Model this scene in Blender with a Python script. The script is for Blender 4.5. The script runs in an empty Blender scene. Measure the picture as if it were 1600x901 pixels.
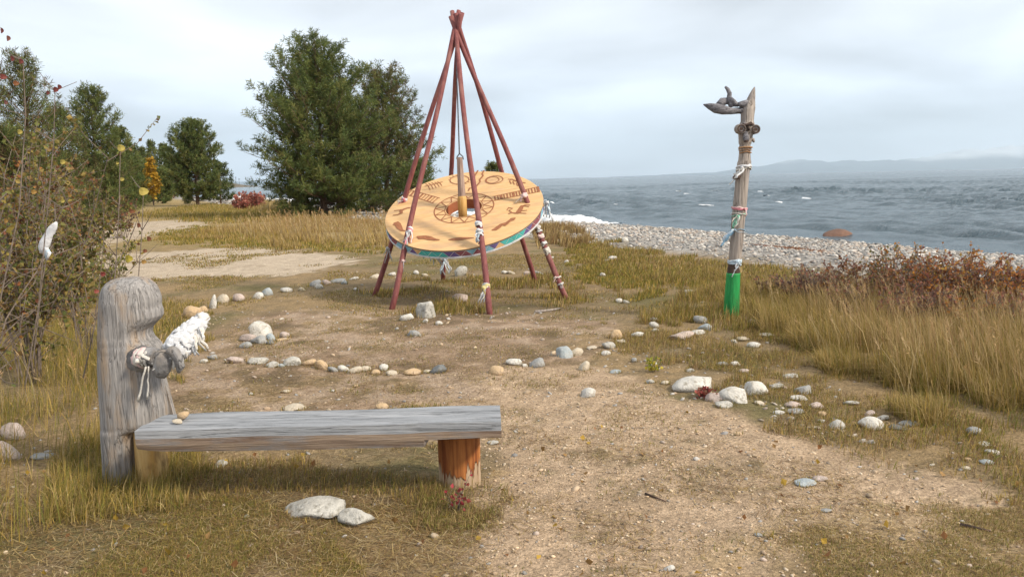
import bpy, bmesh, math
import numpy as np
from mathutils import Vector, Matrix

# ------------------------------------------------------------------ camera, world, sun, exposure
SC = bpy.context.scene
COL = SC.collection
FPX, CAMZ = 1280.0, 1.6
PITCH, ROLL = math.atan((450.5 - 279.6) / FPX), -math.atan(0.0218)
RM = Matrix.Rotation(math.pi / 2 - PITCH, 3, 'X') @ Matrix.Rotation(ROLL, 3, 'Z')
cam_data = bpy.data.cameras.new('camera')
cam = bpy.data.objects.new('camera', cam_data)
COL.objects.link(cam)
cam.matrix_world = Matrix.Translation((0, 0, CAMZ)) @ RM.to_4x4()
cam_data.sensor_width = 36.0
cam_data.lens = FPX / 1600 * 36
cam_data.clip_start, cam_data.clip_end = 0.05, 60000
SC.camera = cam
SC.view_settings.view_transform = 'Standard'
SC.view_settings.look = 'None'
SC.view_settings.exposure = 0.56
SC.cycles.volume_bounces = 5
SC.cycles.max_bounces = 10
SC.view_settings.gamma = 1.0
SC.view_settings.use_curve_mapping = False

SUN_EL, SUN_AZ = math.radians(38), math.radians(118)      # azimuth clockwise from +Y (the view direction)
W = bpy.data.worlds.new('World')
SC.world = W
W.use_nodes = True
wn, wl = W.node_tree.nodes, W.node_tree.links
wn.clear()
def wnode(t, **kw):
    n = wn.new(t)
    for k, v in kw.items():
        setattr(n, k, v)
    return n
w_out = wnode('ShaderNodeOutputWorld')
w_mix = wnode('ShaderNodeMixShader')
w_sky = wnode('ShaderNodeTexSky', sky_type='NISHITA', sun_disc=False, sun_elevation=SUN_EL, sun_rotation=SUN_AZ)
w_bgs = wnode('ShaderNodeBackground'); w_bgs.inputs['Strength'].default_value = 0.10
w_bgc = wnode('ShaderNodeBackground')
w_tc = wnode('ShaderNodeTexCoord')
w_sep = wnode('ShaderNodeSeparateXYZ')
wl.new(w_tc.outputs['Generated'], w_sep.inputs[0])
w_ramp = wnode('ShaderNodeValToRGB')                        # overcast: greyer and bluer low down, paler overhead
els = w_ramp.color_ramp.elements
els[0].position, els[0].color = 0.0, (0.64, 0.735, 0.86, 1)
els[1].position, els[1].color = 1.0, (0.90, 0.915, 0.935, 1)
for p, c in ((0.07, (0.70, 0.78, 0.885, 1)), (0.16, (0.795, 0.85, 0.92, 1)), (0.30, (0.88, 0.91, 0.945, 1))):
    e = els.new(p); e.color = c
wl.new(w_sep.outputs['Z'], w_ramp.inputs[0])
# project the direction on a cloud deck, so clouds get flatter towards the horizon
w_add = wnode('ShaderNodeMath', operation='ADD'); w_add.inputs[1].default_value = 0.22
wl.new(w_sep.outputs['Z'], w_add.inputs[0])
w_dx = wnode('ShaderNodeMath', operation='DIVIDE'); wl.new(w_sep.outputs['X'], w_dx.inputs[0]); wl.new(w_add.outputs[0], w_dx.inputs[1])
w_dy = wnode('ShaderNodeMath', operation='DIVIDE'); wl.new(w_sep.outputs['Y'], w_dy.inputs[0]); wl.new(w_add.outputs[0], w_dy.inputs[1])
w_com = wnode('ShaderNodeCombineXYZ'); wl.new(w_dx.outputs[0], w_com.inputs[0]); wl.new(w_dy.outputs[0], w_com.inputs[1])
w_com.inputs[2].default_value = 7.7
w_ns = wnode('ShaderNodeTexNoise'); w_ns.inputs['Scale'].default_value = 0.9; w_ns.inputs['Detail'].default_value = 5; w_ns.inputs['Roughness'].default_value = 0.45
w_ns.inputs['Distortion'].default_value = 0.3
wl.new(w_com.outputs[0], w_ns.inputs['Vector'])
w_mr = wnode('ShaderNodeMapRange'); w_mr.inputs[1].default_value = 0.34; w_mr.inputs[2].default_value = 0.64; w_mr.inputs[3].default_value = 0.54; w_mr.inputs[4].default_value = 1.06
wl.new(w_ns.outputs[0], w_mr.inputs[0])
w_mul = wnode('ShaderNodeMix', data_type='RGBA', blend_type='MULTIPLY'); w_mul.inputs[0].default_value = 1
wl.new(w_ramp.outputs[0], w_mul.inputs[6]); wl.new(w_mr.outputs[0], w_mul.inputs[7])
wl.new(w_mul.outputs[2], w_bgc.inputs['Color'])
wl.new(w_sky.outputs[0], w_bgs.inputs['Color'])
w_mix.inputs[0].default_value = 0.93
wl.new(w_bgs.outputs[0], w_mix.inputs[1]); wl.new(w_bgc.outputs[0], w_mix.inputs[2])
wl.new(w_mix.outputs[0], w_out.inputs[0])

sun_d = bpy.data.lights.new('sun', 'SUN')
sun_d.energy, sun_d.angle, sun_d.color = 3.1, math.radians(8), (1.0, 0.89, 0.74)
sun = bpy.data.objects.new('sun', sun_d); COL.objects.link(sun)
sdir = Vector((math.sin(SUN_AZ) * math.cos(SUN_EL), math.cos(SUN_AZ) * math.cos(SUN_EL), math.sin(SUN_EL)))
sun.rotation_euler = sdir.to_track_quat('Z', 'Y').to_euler()

# ------------------------------------------------------------------ numpy noise
def _h(ix, iy, iz, seed):
    n = (ix.astype(np.int64) * 374761393 + iy.astype(np.int64) * 668265263 + iz.astype(np.int64) * 2147483647 + seed * 974634777) & 0x7fffffff
    n = ((n ^ (n >> 13)) * 1274126177) & 0x7fffffff
    n = ((n ^ (n >> 15)) * 2246822519) & 0x7fffffff
    return ((n ^ (n >> 16)) & 0xffffff) / float(0xffffff)
def vnoise(x, y, z=0.0, seed=0):
    x, y, z = np.broadcast_arrays(np.asarray(x, float), np.asarray(y, float), np.asarray(z, float))
    ix, iy, iz = np.floor(x), np.floor(y), np.floor(z)
    fx, fy, fz = x - ix, y - iy, z - iz
    fx, fy, fz = fx*fx*(3-2*fx), fy*fy*(3-2*fy), fz*fz*(3-2*fz)
    r = 0
    for dz in (0, 1):
        for dy in (0, 1):
            for dx in (0, 1):
                w = (fx if dx else 1-fx) * (fy if dy else 1-fy) * (fz if dz else 1-fz)
                r = r + w * _h(ix+dx, iy+dy, iz+dz, seed)
    return r * 2 - 1
def fbm(x, y, z=0.0, seed=0, octv=4, gain=0.5):
    a, s, t = 1.0, 0, 0
    for o in range(octv):
        k = 2.03 ** o
        s = s + a * vnoise(np.asarray(x)*k, np.asarray(y)*k, np.asarray(z)*k, seed + o*17)
        t += a; a *= gain
    return s / t
def sstep(a, b, x):
    t = np.clip((x - a) / (b - a), 0, 1)
    return t * t * (3 - 2 * t)

# ------------------------------------------------------------------ terrain height and photo-to-place helpers
SH0, SHD = np.array([14.38, 22.87]), np.array([-0.4642, 0.8857])
SHN = np.array([-0.8857, -0.4642])                          # inland normal of the shoreline
WATER = -0.8
def inland(x, y):
    return (x - SH0[0]) * SHN[0] + (y - SH0[1]) * SHN[1] + 0.9 * fbm(x*0.13, y*0.13, 0, 5, 2)
def height(x, y, detail=True):
    x, y = np.asarray(x, float), np.asarray(y, float)
    s = inland(x, y)
    z = np.where(s > 0, WATER * (1 - np.clip(s / 12.5, 0, 1)) ** 1.25, WATER + 0.10 * np.maximum(s, -30))
    z = z + 0.10 * np.exp(-((s - 10.5) / 1.6) ** 2)
    if detail:
        near = 1 / (1 + (x*x + y*y) / 900)
        z = z + 0.028 * fbm(x*0.7, y*0.7, 0, 11, 3) * sstep(0, 14, s)
        z = z + near * (0.010 * fbm(x*4, y*4, 0, 12, 3) + 0.006 * fbm(x*17, y*17, 0, 13, 2))
    return z
def ray(px, py):
    return RM @ Vector(((px - 800) / FPX, -(py - 450.5) / FPX, -1))
def gp(px, py, zz=None):
    d = ray(px, py); z = 0.0 if zz is None else zz
    for i in range(25 if zz is None else 1):
        t = (z - CAMZ) / d.z
        if zz is None:
            z = float(height(d.x * t, d.y * t))
    return Vector((d.x * t, d.y * t, CAMZ + d.z * t))
def at(px, py, Y):
    d = ray(px, py)
    return Vector((0, 0, CAMZ)) + d * (Y / d.y)
def flatpoly(pts):
    r = []
    for p in pts:
        d = ray(*p); t = -CAMZ / d.z
        r.append((d.x * t, d.y * t))
    return np.array(r)
def inpoly(x, y, P):
    ins = np.zeros(np.shape(x), bool)
    n = len(P)
    for i in range(n):
        x1, y1 = P[i]; x2, y2 = P[(i + 1) % n]
        if y1 == y2: continue
        c = ((y1 > y) != (y2 > y)) & (x < (x2 - x1) * (y - y1) / (y2 - y1) + x1)
        ins ^= c
    return ins

# ------------------------------------------------------------------ mesh helpers
class MB:
    """collects vertices and faces for one mesh"""
    def __init__(s): s.V = []; s.F = []; s.M = []; s.C = []; s.n = 0; s.S = []
    def add(s, V, F, m=0, col=None):
        V = np.asarray(V, float).reshape(-1, 3)
        for f in F if isinstance(F, (list, tuple)) else [F]:
            f = np.asarray(f, np.int64)
            if f.ndim == 1: f = f[None]
            s.F.append(f + s.n); s.M.append(np.full(len(f), m))
        s.V.append(V); s.n += len(V)
        if col is not None:
            c = np.asarray(col, float)
            s.C.append(np.broadcast_to(c, (len(V), 3)) if c.ndim == 1 else c)
    def tube(s, pts, rad, n=8, m=0, cap=True, col=None, squash=None, wob=0, seed=0):
        P = [Vector(p) for p in pts]; k = len(P)
        rad = [rad] * k if np.isscalar(rad) else rad
        T = [(P[min(i+1, k-1)] - P[max(i-1, 0)]).normalized() for i in range(k)]
        u = T[0].orthogonal().normalized() if squash is None else squash[2]
        u = (u - T[0] * u.dot(T[0])).normalized()
        V = []
        for i in range(k):
            u = (u - T[i] * u.dot(T[i])).normalized(); v = T[i].cross(u)
            a, b = (1, 1) if squash is None else squash[:2]
            for j in range(n):
                t = 2 * math.pi * j / n
                r = rad[i]
                if wob: r *= 1 + wob * float(vnoise(math.cos(t)*1.5+i*.6, math.sin(t)*1.5, i*.7, seed))
                V.append(P[i] + u * (math.cos(t) * r * a) + v * (math.sin(t) * r * b))
        F = [(i*n+j, i*n+(j+1) % n, (i+1)*n+(j+1) % n, (i+1)*n+j) for i in range(k-1) for j in range(n)]
        s.add(np.array([tuple(v) for v in V]), [np.array(F)], m, col)
        if cap:
            s.F.append(np.array([list(range(n))[::-1]]) + s.n - len(V)); s.M.append(np.array([m]))
            s.F.append(np.array([list(range(n))]) + s.n - n); s.M.append(np.array([m]))
    def box(s, c, half, R=None, m=0, col=None):
        v = np.array([(x, y, z) for z in (-1, 1) for y in (-1, 1) for x in (-1, 1)]) * np.array(half)
        if R is not None: v = v @ np.array(R.to_3x3()).T
        s.add(v + np.array(c), [np.array([(0,2,3,1),(4,5,7,6),(0,1,5,4),(2,6,7,3),(0,4,6,2),(1,3,7,5)])], m, col)
    def build(s, name, mats, parent=None, smooth=False, coll=True):
        V = np.concatenate(s.V) if s.V else np.zeros((0, 3))
        q = parent
        while q is not None: V = V - np.array(q.location); q = q.parent
        me = bpy.data.meshes.new(name)
        me.vertices.add(len(V)); me.vertices.foreach_set('co', V.astype(np.float32).ravel())
        flat = np.concatenate([f.ravel() for f in s.F]); sz = np.concatenate([np.full(len(f), f.shape[1]) for f in s.F])
        me.loops.add(len(flat)); me.loops.foreach_set('vertex_index', flat.astype(np.int32))
        me.polygons.add(len(sz)); me.polygons.foreach_set('loop_start', np.concatenate([[0], np.cumsum(sz)[:-1]]).astype(np.int32))
        mats = mats if isinstance(mats, (list, tuple)) else [mats]
        for m in mats: me.materials.append(m)
        me.polygons.foreach_set('material_index', np.concatenate(s.M).astype(np.int32))
        me.polygons.foreach_set('use_smooth', np.full(len(sz), smooth, bool))
        me.update(calc_edges=True)
        if s.C:
            C = np.concatenate(s.C)
            ca = me.color_attributes.new('albedo', 'FLOAT_COLOR', 'POINT')
            ca.data.foreach_set('color', np.c_[C, np.ones(len(C))].astype(np.float32).ravel())
        o = bpy.data.objects.new(name, me); COL.objects.link(o)
        if parent is not None: o.parent = parent
        return o
def tag(o, label=None, cat=None, group=None, kind=None):
    if label: o['label'] = label
    if cat: o['category'] = cat
    if group: o['group'] = group
    if kind: o['kind'] = kind
    return o
def thing(name, loc, label, cat, group=None):
    o = bpy.data.objects.new(name, None); COL.objects.link(o)
    o.location = loc; o.empty_display_size = 0.2
    return tag(o, label, cat, group)
def copy_tree(o, parent=None):
    c = o.copy(); COL.objects.link(c)
    if parent is not None: c.parent = parent
    for ch in [x for x in bpy.data.objects if x.parent == o]: copy_tree(ch, c)
    return c

# ------------------------------------------------------------------ materials
def newmat(name):
    m = bpy.data.materials.new(name); m.use_nodes = True
    nt = m.node_tree; nt.nodes.clear()
    out = nt.nodes.new('ShaderNodeOutputMaterial')
    return m, nt.nodes, nt.links, out
def nd(N, t, ins=None, **kw):
    n = N.new(t)
    for k, v in kw.items(): setattr(n, k, v)
    for k, v in (ins or {}).items(): n.inputs[k].default_value = v
    return n
def foliage_mat(name, rough=0.6, trans=0.3):
    m, N, L, out = newmat(name)
    a = nd(N, 'ShaderNodeAttribute', attribute_name='albedo')
    d = nd(N, 'ShaderNodeBsdfPrincipled', {'Roughness': rough, 'Specular IOR Level': 0.12})
    t = nd(N, 'ShaderNodeBsdfTranslucent'); mx = nd(N, 'ShaderNodeMixShader', {0: trans})
    L.new(a.outputs[0], d.inputs['Base Color']); L.new(a.outputs[0], t.inputs[0])
    L.new(d.outputs[0], mx.inputs[1]); L.new(t.outputs[0], mx.inputs[2]); L.new(mx.outputs[0], out.inputs[0])
    return m
def noise_mat(name, c1, c2, scale=8, detail=5, rough=0.8, bump=0.3, stretch=(1, 1, 1), c3=None, scale3=3, bscale=None, crack=0, lo=0.35, hi=0.65, spec=0.3, bdist=0.02):
    """two or three base colours mixed by noise in object space, with a fine relief"""
    m, N, L, out = newmat(name)
    tc = nd(N, 'ShaderNodeTexCoord'); mp = nd(N, 'ShaderNodeMapping', {'Scale': stretch})
    L.new(tc.outputs['Object'], mp.inputs[0])
    n1 = nd(N, 'ShaderNodeTexNoise', {'Scale': scale, 'Detail': detail, 'Roughness': 0.6}); L.new(mp.outputs[0], n1.inputs['Vector'])
    r = nd(N, 'ShaderNodeMapRange', {1: lo, 2: hi}); L.new(n1.outputs[0], r.inputs[0])
    mx = nd(N, 'ShaderNodeMix', {6: (*c1, 1), 7: (*c2, 1)}, data_type='RGBA'); L.new(r.outputs[0], mx.inputs[0])
    col = mx.outputs[2]
    if c3:
        n3 = nd(N, 'ShaderNodeTexNoise', {'Scale': scale3, 'Detail': 4, 'Roughness': 0.6}); mp3 = nd(N, 'ShaderNodeMapping', {'Scale': tuple(v ** .5 for v in stretch)}); L.new(tc.outputs['Object'], mp3.inputs[0]); L.new(mp3.outputs[0], n3.inputs['Vector'])
        r3 = nd(N, 'ShaderNodeMapRange', {1: 0.5, 2: 0.68}); L.new(n3.outputs[0], r3.inputs[0])
        m3 = nd(N, 'ShaderNodeMix', {7: (*c3, 1)}, data_type='RGBA'); L.new(r3.outputs[0], m3.inputs[0]); L.new(col, m3.inputs[6]); col = m3.outputs[2]
    if crack:
        n4 = nd(N, 'ShaderNodeTexNoise', {'Scale': scale * .45, 'Detail': 3, 'Roughness': 0.5}); L.new(mp.outputs[0], n4.inputs['Vector'])
        s4 = nd(N, 'ShaderNodeMath', {1: 0.5}, operation='SUBTRACT'); L.new(n4.outputs[0], s4.inputs[0])
        a4 = nd(N, 'ShaderNodeMath', operation='ABSOLUTE'); L.new(s4.outputs[0], a4.inputs[0])
        r4 = nd(N, 'ShaderNodeMapRange', {1: 0.0, 2: 0.022, 3: 1 - crack, 4: 1.0}); L.new(a4.outputs[0], r4.inputs[0])
        m4 = nd(N, 'ShaderNodeMix', {0: 1.0}, data_type='RGBA', blend_type='MULTIPLY'); L.new(col, m4.inputs[6]); L.new(r4.outputs[0], m4.inputs[7]); col = m4.outputs[2]
    b = nd(N, 'ShaderNodeBsdfPrincipled', {'Roughness': rough, 'Specular IOR Level': spec}); L.new(col, b.inputs['Base Color'])
    nb = nd(N, 'ShaderNodeTexNoise', {'Scale': bscale or scale * 3, 'Detail': 6, 'Roughness': 0.65}); L.new(mp.outputs[0], nb.inputs['Vector'])
    bp = nd(N, 'ShaderNodeBump', {'Strength': bump, 'Distance': bdist}); L.new(nb.outputs[0], bp.inputs['Height']); L.new(bp.outputs[0], b.inputs['Normal'])
    if crack:
        bc = nd(N, 'ShaderNodeBump', {'Strength': 0.9, 'Distance': 0.012}); L.new(r4.outputs[0], bc.inputs['Height']); L.new(bp.outputs[0], bc.inputs['Normal']); L.new(bc.outputs[0], b.inputs['Normal'])
    L.new(b.outputs[0], out.inputs[0])
    return m
M = {}
M['grass'] = foliage_mat('dry_grass', 0.65, 0.30)
M['needle'] = foliage_mat('pine_needles', 0.75, 0.25)
M['leaf'] = foliage_mat('autumn_leaves', 0.5, 0.35)
M['twig'] = noise_mat('twig_bark', (0.10, 0.078, 0.062), (0.21, 0.165, 0.135), 30, bump=0.1)
M['bark'] = noise_mat('pine_bark', (0.09, 0.055, 0.04), (0.22, 0.14, 0.09), 6, stretch=(3, 3, 1), bump=0.8)
M['grey_wood_v'] = noise_mat('weathered_upright_wood', (0.21, 0.20, 0.195), (0.37, 0.35, 0.335), 2.6, 8, 0.8, 0.6, (26, 26, 1.2), (0.36, 0.27, 0.19), 2.0, bscale=6, crack=.30)
M['grey_wood_h'] = noise_mat('weathered_bench_wood', (0.235, 0.245, 0.26), (0.325, 0.34, 0.365), 2.4, 9, 0.75, 0.5, (1.0, 40, 40), (0.38, 0.39, 0.41), 2.0, bscale=6, crack=.35)
M['under_wood'] = noise_mat('split_log_wood', (0.17, 0.115, 0.085), (0.34, 0.26, 0.19), 1.6, 8, 0.75, 0.6, (1.0, 22, 22), (0.24, 0.22, 0.21), 5, bscale=5)
M['orange_log'] = noise_mat('peeled_orange_log', (0.32, 0.085, 0.018), (0.50, 0.20, 0.06), 1.5, 8, 0.65, 0.7, (14, 14, 1.3), (0.44, 0.38, 0.32), 3.0, bscale=4, crack=.75)
def peeled_log(name, bark1, bark2, pale1, pale2, z0):
    # bark still clings high on the log and has flaked off in long tongues lower down
    m, N, L, out = newmat(name)
    tc = nd(N, 'ShaderNodeTexCoord'); sp = nd(N, 'ShaderNodeSeparateXYZ'); L.new(tc.outputs['Object'], sp.inputs[0])
    def nz(scale, st, det=6):
        mp = nd(N, 'ShaderNodeMapping', {'Scale': st}); L.new(tc.outputs['Object'], mp.inputs[0]); n = nd(N, 'ShaderNodeTexNoise', {'Scale': scale, 'Detail': det, 'Roughness': .6}); L.new(mp.outputs[0], n.inputs['Vector']); return n.outputs[0]
    def mixc(f, a, b):
        x = nd(N, 'ShaderNodeMix', data_type='RGBA'); L.new(f, x.inputs[0])
        for k, v in ((6, a), (7, b)):
            if isinstance(v, tuple): x.inputs[k].default_value = (*v, 1)
            else: L.new(v, x.inputs[k])
        return x.outputs[2]
    def rng(v, a, b):
        r = nd(N, 'ShaderNodeMapRange', {1: a, 2: b}); L.new(v, r.inputs[0]); return r.outputs[0]
    bark = mixc(rng(nz(1.6, (16, 16, 1.2)), .36, .62), bark1, bark2); pale = mixc(rng(nz(2.2, (22, 22, 1.5)), .35, .65), pale1, pale2)
    big = nz(1.0, (17, 17, 2.2), 4)
    s = nd(N, 'ShaderNodeMath', {1: .55}, operation='MULTIPLY'); L.new(big, s.inputs[0]); a = nd(N, 'ShaderNodeMath', operation='ADD'); L.new(s.outputs[0], a.inputs[0]); L.new(sp.outputs['Z'], a.inputs[1])
    f = rng(a.outputs[0], z0, z0 + .018)
    b = nd(N, 'ShaderNodeBsdfPrincipled', {'Roughness': .7, 'Specular IOR Level': .2}); L.new(mixc(f, pale, bark), b.inputs['Base Color'])
    bp = nd(N, 'ShaderNodeBump', {'Strength': .9, 'Distance': .010}); L.new(f, bp.inputs['Height']); bq = nd(N, 'ShaderNodeBump', {'Strength': .5, 'Distance': .008}); L.new(nz(3, (20, 20, 1.5)), bq.inputs['Height']); L.new(bp.outputs[0], bq.inputs['Normal']); L.new(bq.outputs[0], b.inputs['Normal'])
    L.new(b.outputs[0], out.inputs[0]); return m
M['orange_log'] = peeled_log('peeling_orange_log', (0.17, 0.05, 0.016), (0.43, 0.17, 0.05), (0.31, 0.21, 0.13), (0.47, 0.36, 0.25), .35)
M['yellow_log'] = noise_mat('peeled_yellow_log', (0.42, 0.24, 0.07), (0.60, 0.43, 0.20), 1.5, 8, 0.6, 0.5, (9, 9, 1.2), (0.20, 0.12, 0.05), 6, bscale=4)
M['totem_wood'] = noise_mat('pale_totem_wood', (0.26, 0.22, 0.19), (0.45, 0.39, 0.34), 2.0, 8, 0.8, 0.6, (26, 26, 1.0), (0.27, 0.245, 0.24), 2.6, bscale=5, crack=.6)
M['totem_grey'] = noise_mat('grey_root_wood', (0.10, 0.095, 0.105), (0.27, 0.26, 0.275), 5, 8, 0.7, 0.8, (3, 6, 6), None, crack=.5)
M['arm_grey'] = noise_mat('smooth_arm_wood', (0.14, 0.135, 0.135), (0.36, 0.35, 0.345), 9, 8, 0.65, 0.8, (2, 2, 1), (0.26, 0.22, 0.18), 4, crack=.45)
M['totem_dark'] = noise_mat('charred_and_shadow_wood', (0.035, 0.025, 0.02), (0.10, 0.06, 0.045), 12, bump=0.3)  # dark wood, also the colour of the painted shadow between the totem's eyes
M['mouth'] = noise_mat('orange_carved_wood', (0.28, 0.15, 0.075), (0.40, 0.25, 0.14), 12, bump=0.3)
M['green'] = noise_mat('green_paint', (0.012, 0.20, 0.045), (0.025, 0.30, 0.08), 2.5, 7, 0.55, 0.4, (16, 16, 1), (0.03, 0.15, 0.04), 3, crack=.4)
M['pole'] = noise_mat('red_brown_paint', (0.15, 0.042, 0.042), (0.24, 0.078, 0.072), 4, 7, 0.6, 0.4, (8, 8, 1), (0.27, 0.12, 0.10), 3)
M['drum'] = noise_mat('ochre_drum_paint', (0.57, 0.345, 0.15), (0.67, 0.44, 0.225), 2.2, 9, 0.65, 0.35, (1.5, 16, 16), (0.50, 0.325, 0.18), 1.5, bscale=5)
M['joint'] = noise_mat('drum_board_joint', (0.36, 0.21, 0.10), (0.56, 0.35, 0.17), 7, bump=.05)
M['paint_line'] = noise_mat('brown_line_paint', (0.22, 0.085, 0.04), (0.32, 0.13, 0.06), 25, bump=0.05)
M['lining'] = noise_mat('rust_hole_lining', (0.34, 0.11, 0.05), (0.42, 0.16, 0.08), 6, bump=0.1)
M['rim'] = noise_mat('cream_rim_paint', (0.62, 0.56, 0.47), (0.74, 0.69, 0.62), 10, bump=0.1)
M['rim_dark'] = noise_mat('dark_rim_line', (0.12, 0.09, 0.07), (0.18, 0.13, 0.1), 10, bump=0.1)
for k, c in dict(teal=(0.07, 0.38, 0.36), purple=(0.14, 0.10, 0.24), maroon=(0.24, 0.085, 0.10), amber=(0.60, 0.38, 0.18), skyblue=(0.22, 0.42, 0.52)).items():
    M[k] = noise_mat(k + '_rim_paint', tuple(v * .9 for v in c), tuple(min(1, v * 1.15) for v in c), 14, bump=0.08)
M['log_grey'] = noise_mat('hanging_log_grey', (0.20, 0.13, 0.105), (0.42, 0.31, 0.25), 1.6, 6, 0.7, 0.4, (14, 14, 1), bscale=4)
M['log_ochre'] = noise_mat('hanging_log_ochre', (0.42, 0.21, 0.05), (0.58, 0.36, 0.13), 1.6, 6, 0.6, 0.4, (14, 14, 1), bscale=4)
M['cord'] = noise_mat('dark_cord', (0.05, 0.05, 0.06), (0.12, 0.12, 0.14), 40, bump=0.1)
for k, c in dict(white=(0.61, 0.615, 0.63), offwhite=(0.60, 0.57, 0.52), pink=(0.62, 0.24, 0.28), palepink=(0.68, 0.50, 0.48), blue=(0.24, 0.38, 0.50), paleblue=(0.50, 0.60, 0.68), mint=(0.22, 0.52, 0.38), yellow=(0.60, 0.52, 0.24), greycloth=(0.42, 0.42, 0.43)).items():
    M['cloth_' + k] = noise_mat(k + '_cloth', tuple(v * .85 for v in c), tuple(min(.85, v * 1.1) for v in c), 22, bump=0.35, rough=0.9, spec=0.1)
SHADE = dict(W=((0.44, 0.42, 0.38), (0.66, 0.64, 0.59), (0.30, 0.27, 0.22)), G=((0.22, 0.225, 0.22), (0.38, 0.38, 0.37), (0.30, 0.28, 0.24)), T=((0.42, 0.29, 0.16), (0.58, 0.43, 0.27), (0.36, 0.27, 0.19)),
             P=((0.38, 0.30, 0.26), (0.56, 0.47, 0.42), (0.31, 0.26, 0.22)), C=((0.43, 0.37, 0.28), (0.60, 0.53, 0.42), (0.40, 0.34, 0.26)), D=((0.10, 0.11, 0.115), (0.21, 0.22, 0.225), (0.16, 0.15, 0.13)),
             B=((0.25, 0.29, 0.31), (0.44, 0.48, 0.49), (0.33, 0.33, 0.31)), R=((0.11, 0.062, 0.045), (0.22, 0.12, 0.08), (0.17, 0.12, 0.10)), S=((0.33, 0.315, 0.28), (0.56, 0.54, 0.49), (0.22, 0.205, 0.17)))
for k, (a, b, c) in SHADE.items():
    M['stone_' + k] = noise_mat('stone_' + dict(W='white', G='grey', T='tan', P='pinkish', C='cream', D='dark', B='blue_grey', R='red_brown', S='speckled')[k], a, b, 12, 9, 0.9, 0.9, (1, 1, 1), c, 22, bscale=40, lo=0.3, hi=0.66, bdist=0.02)

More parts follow.
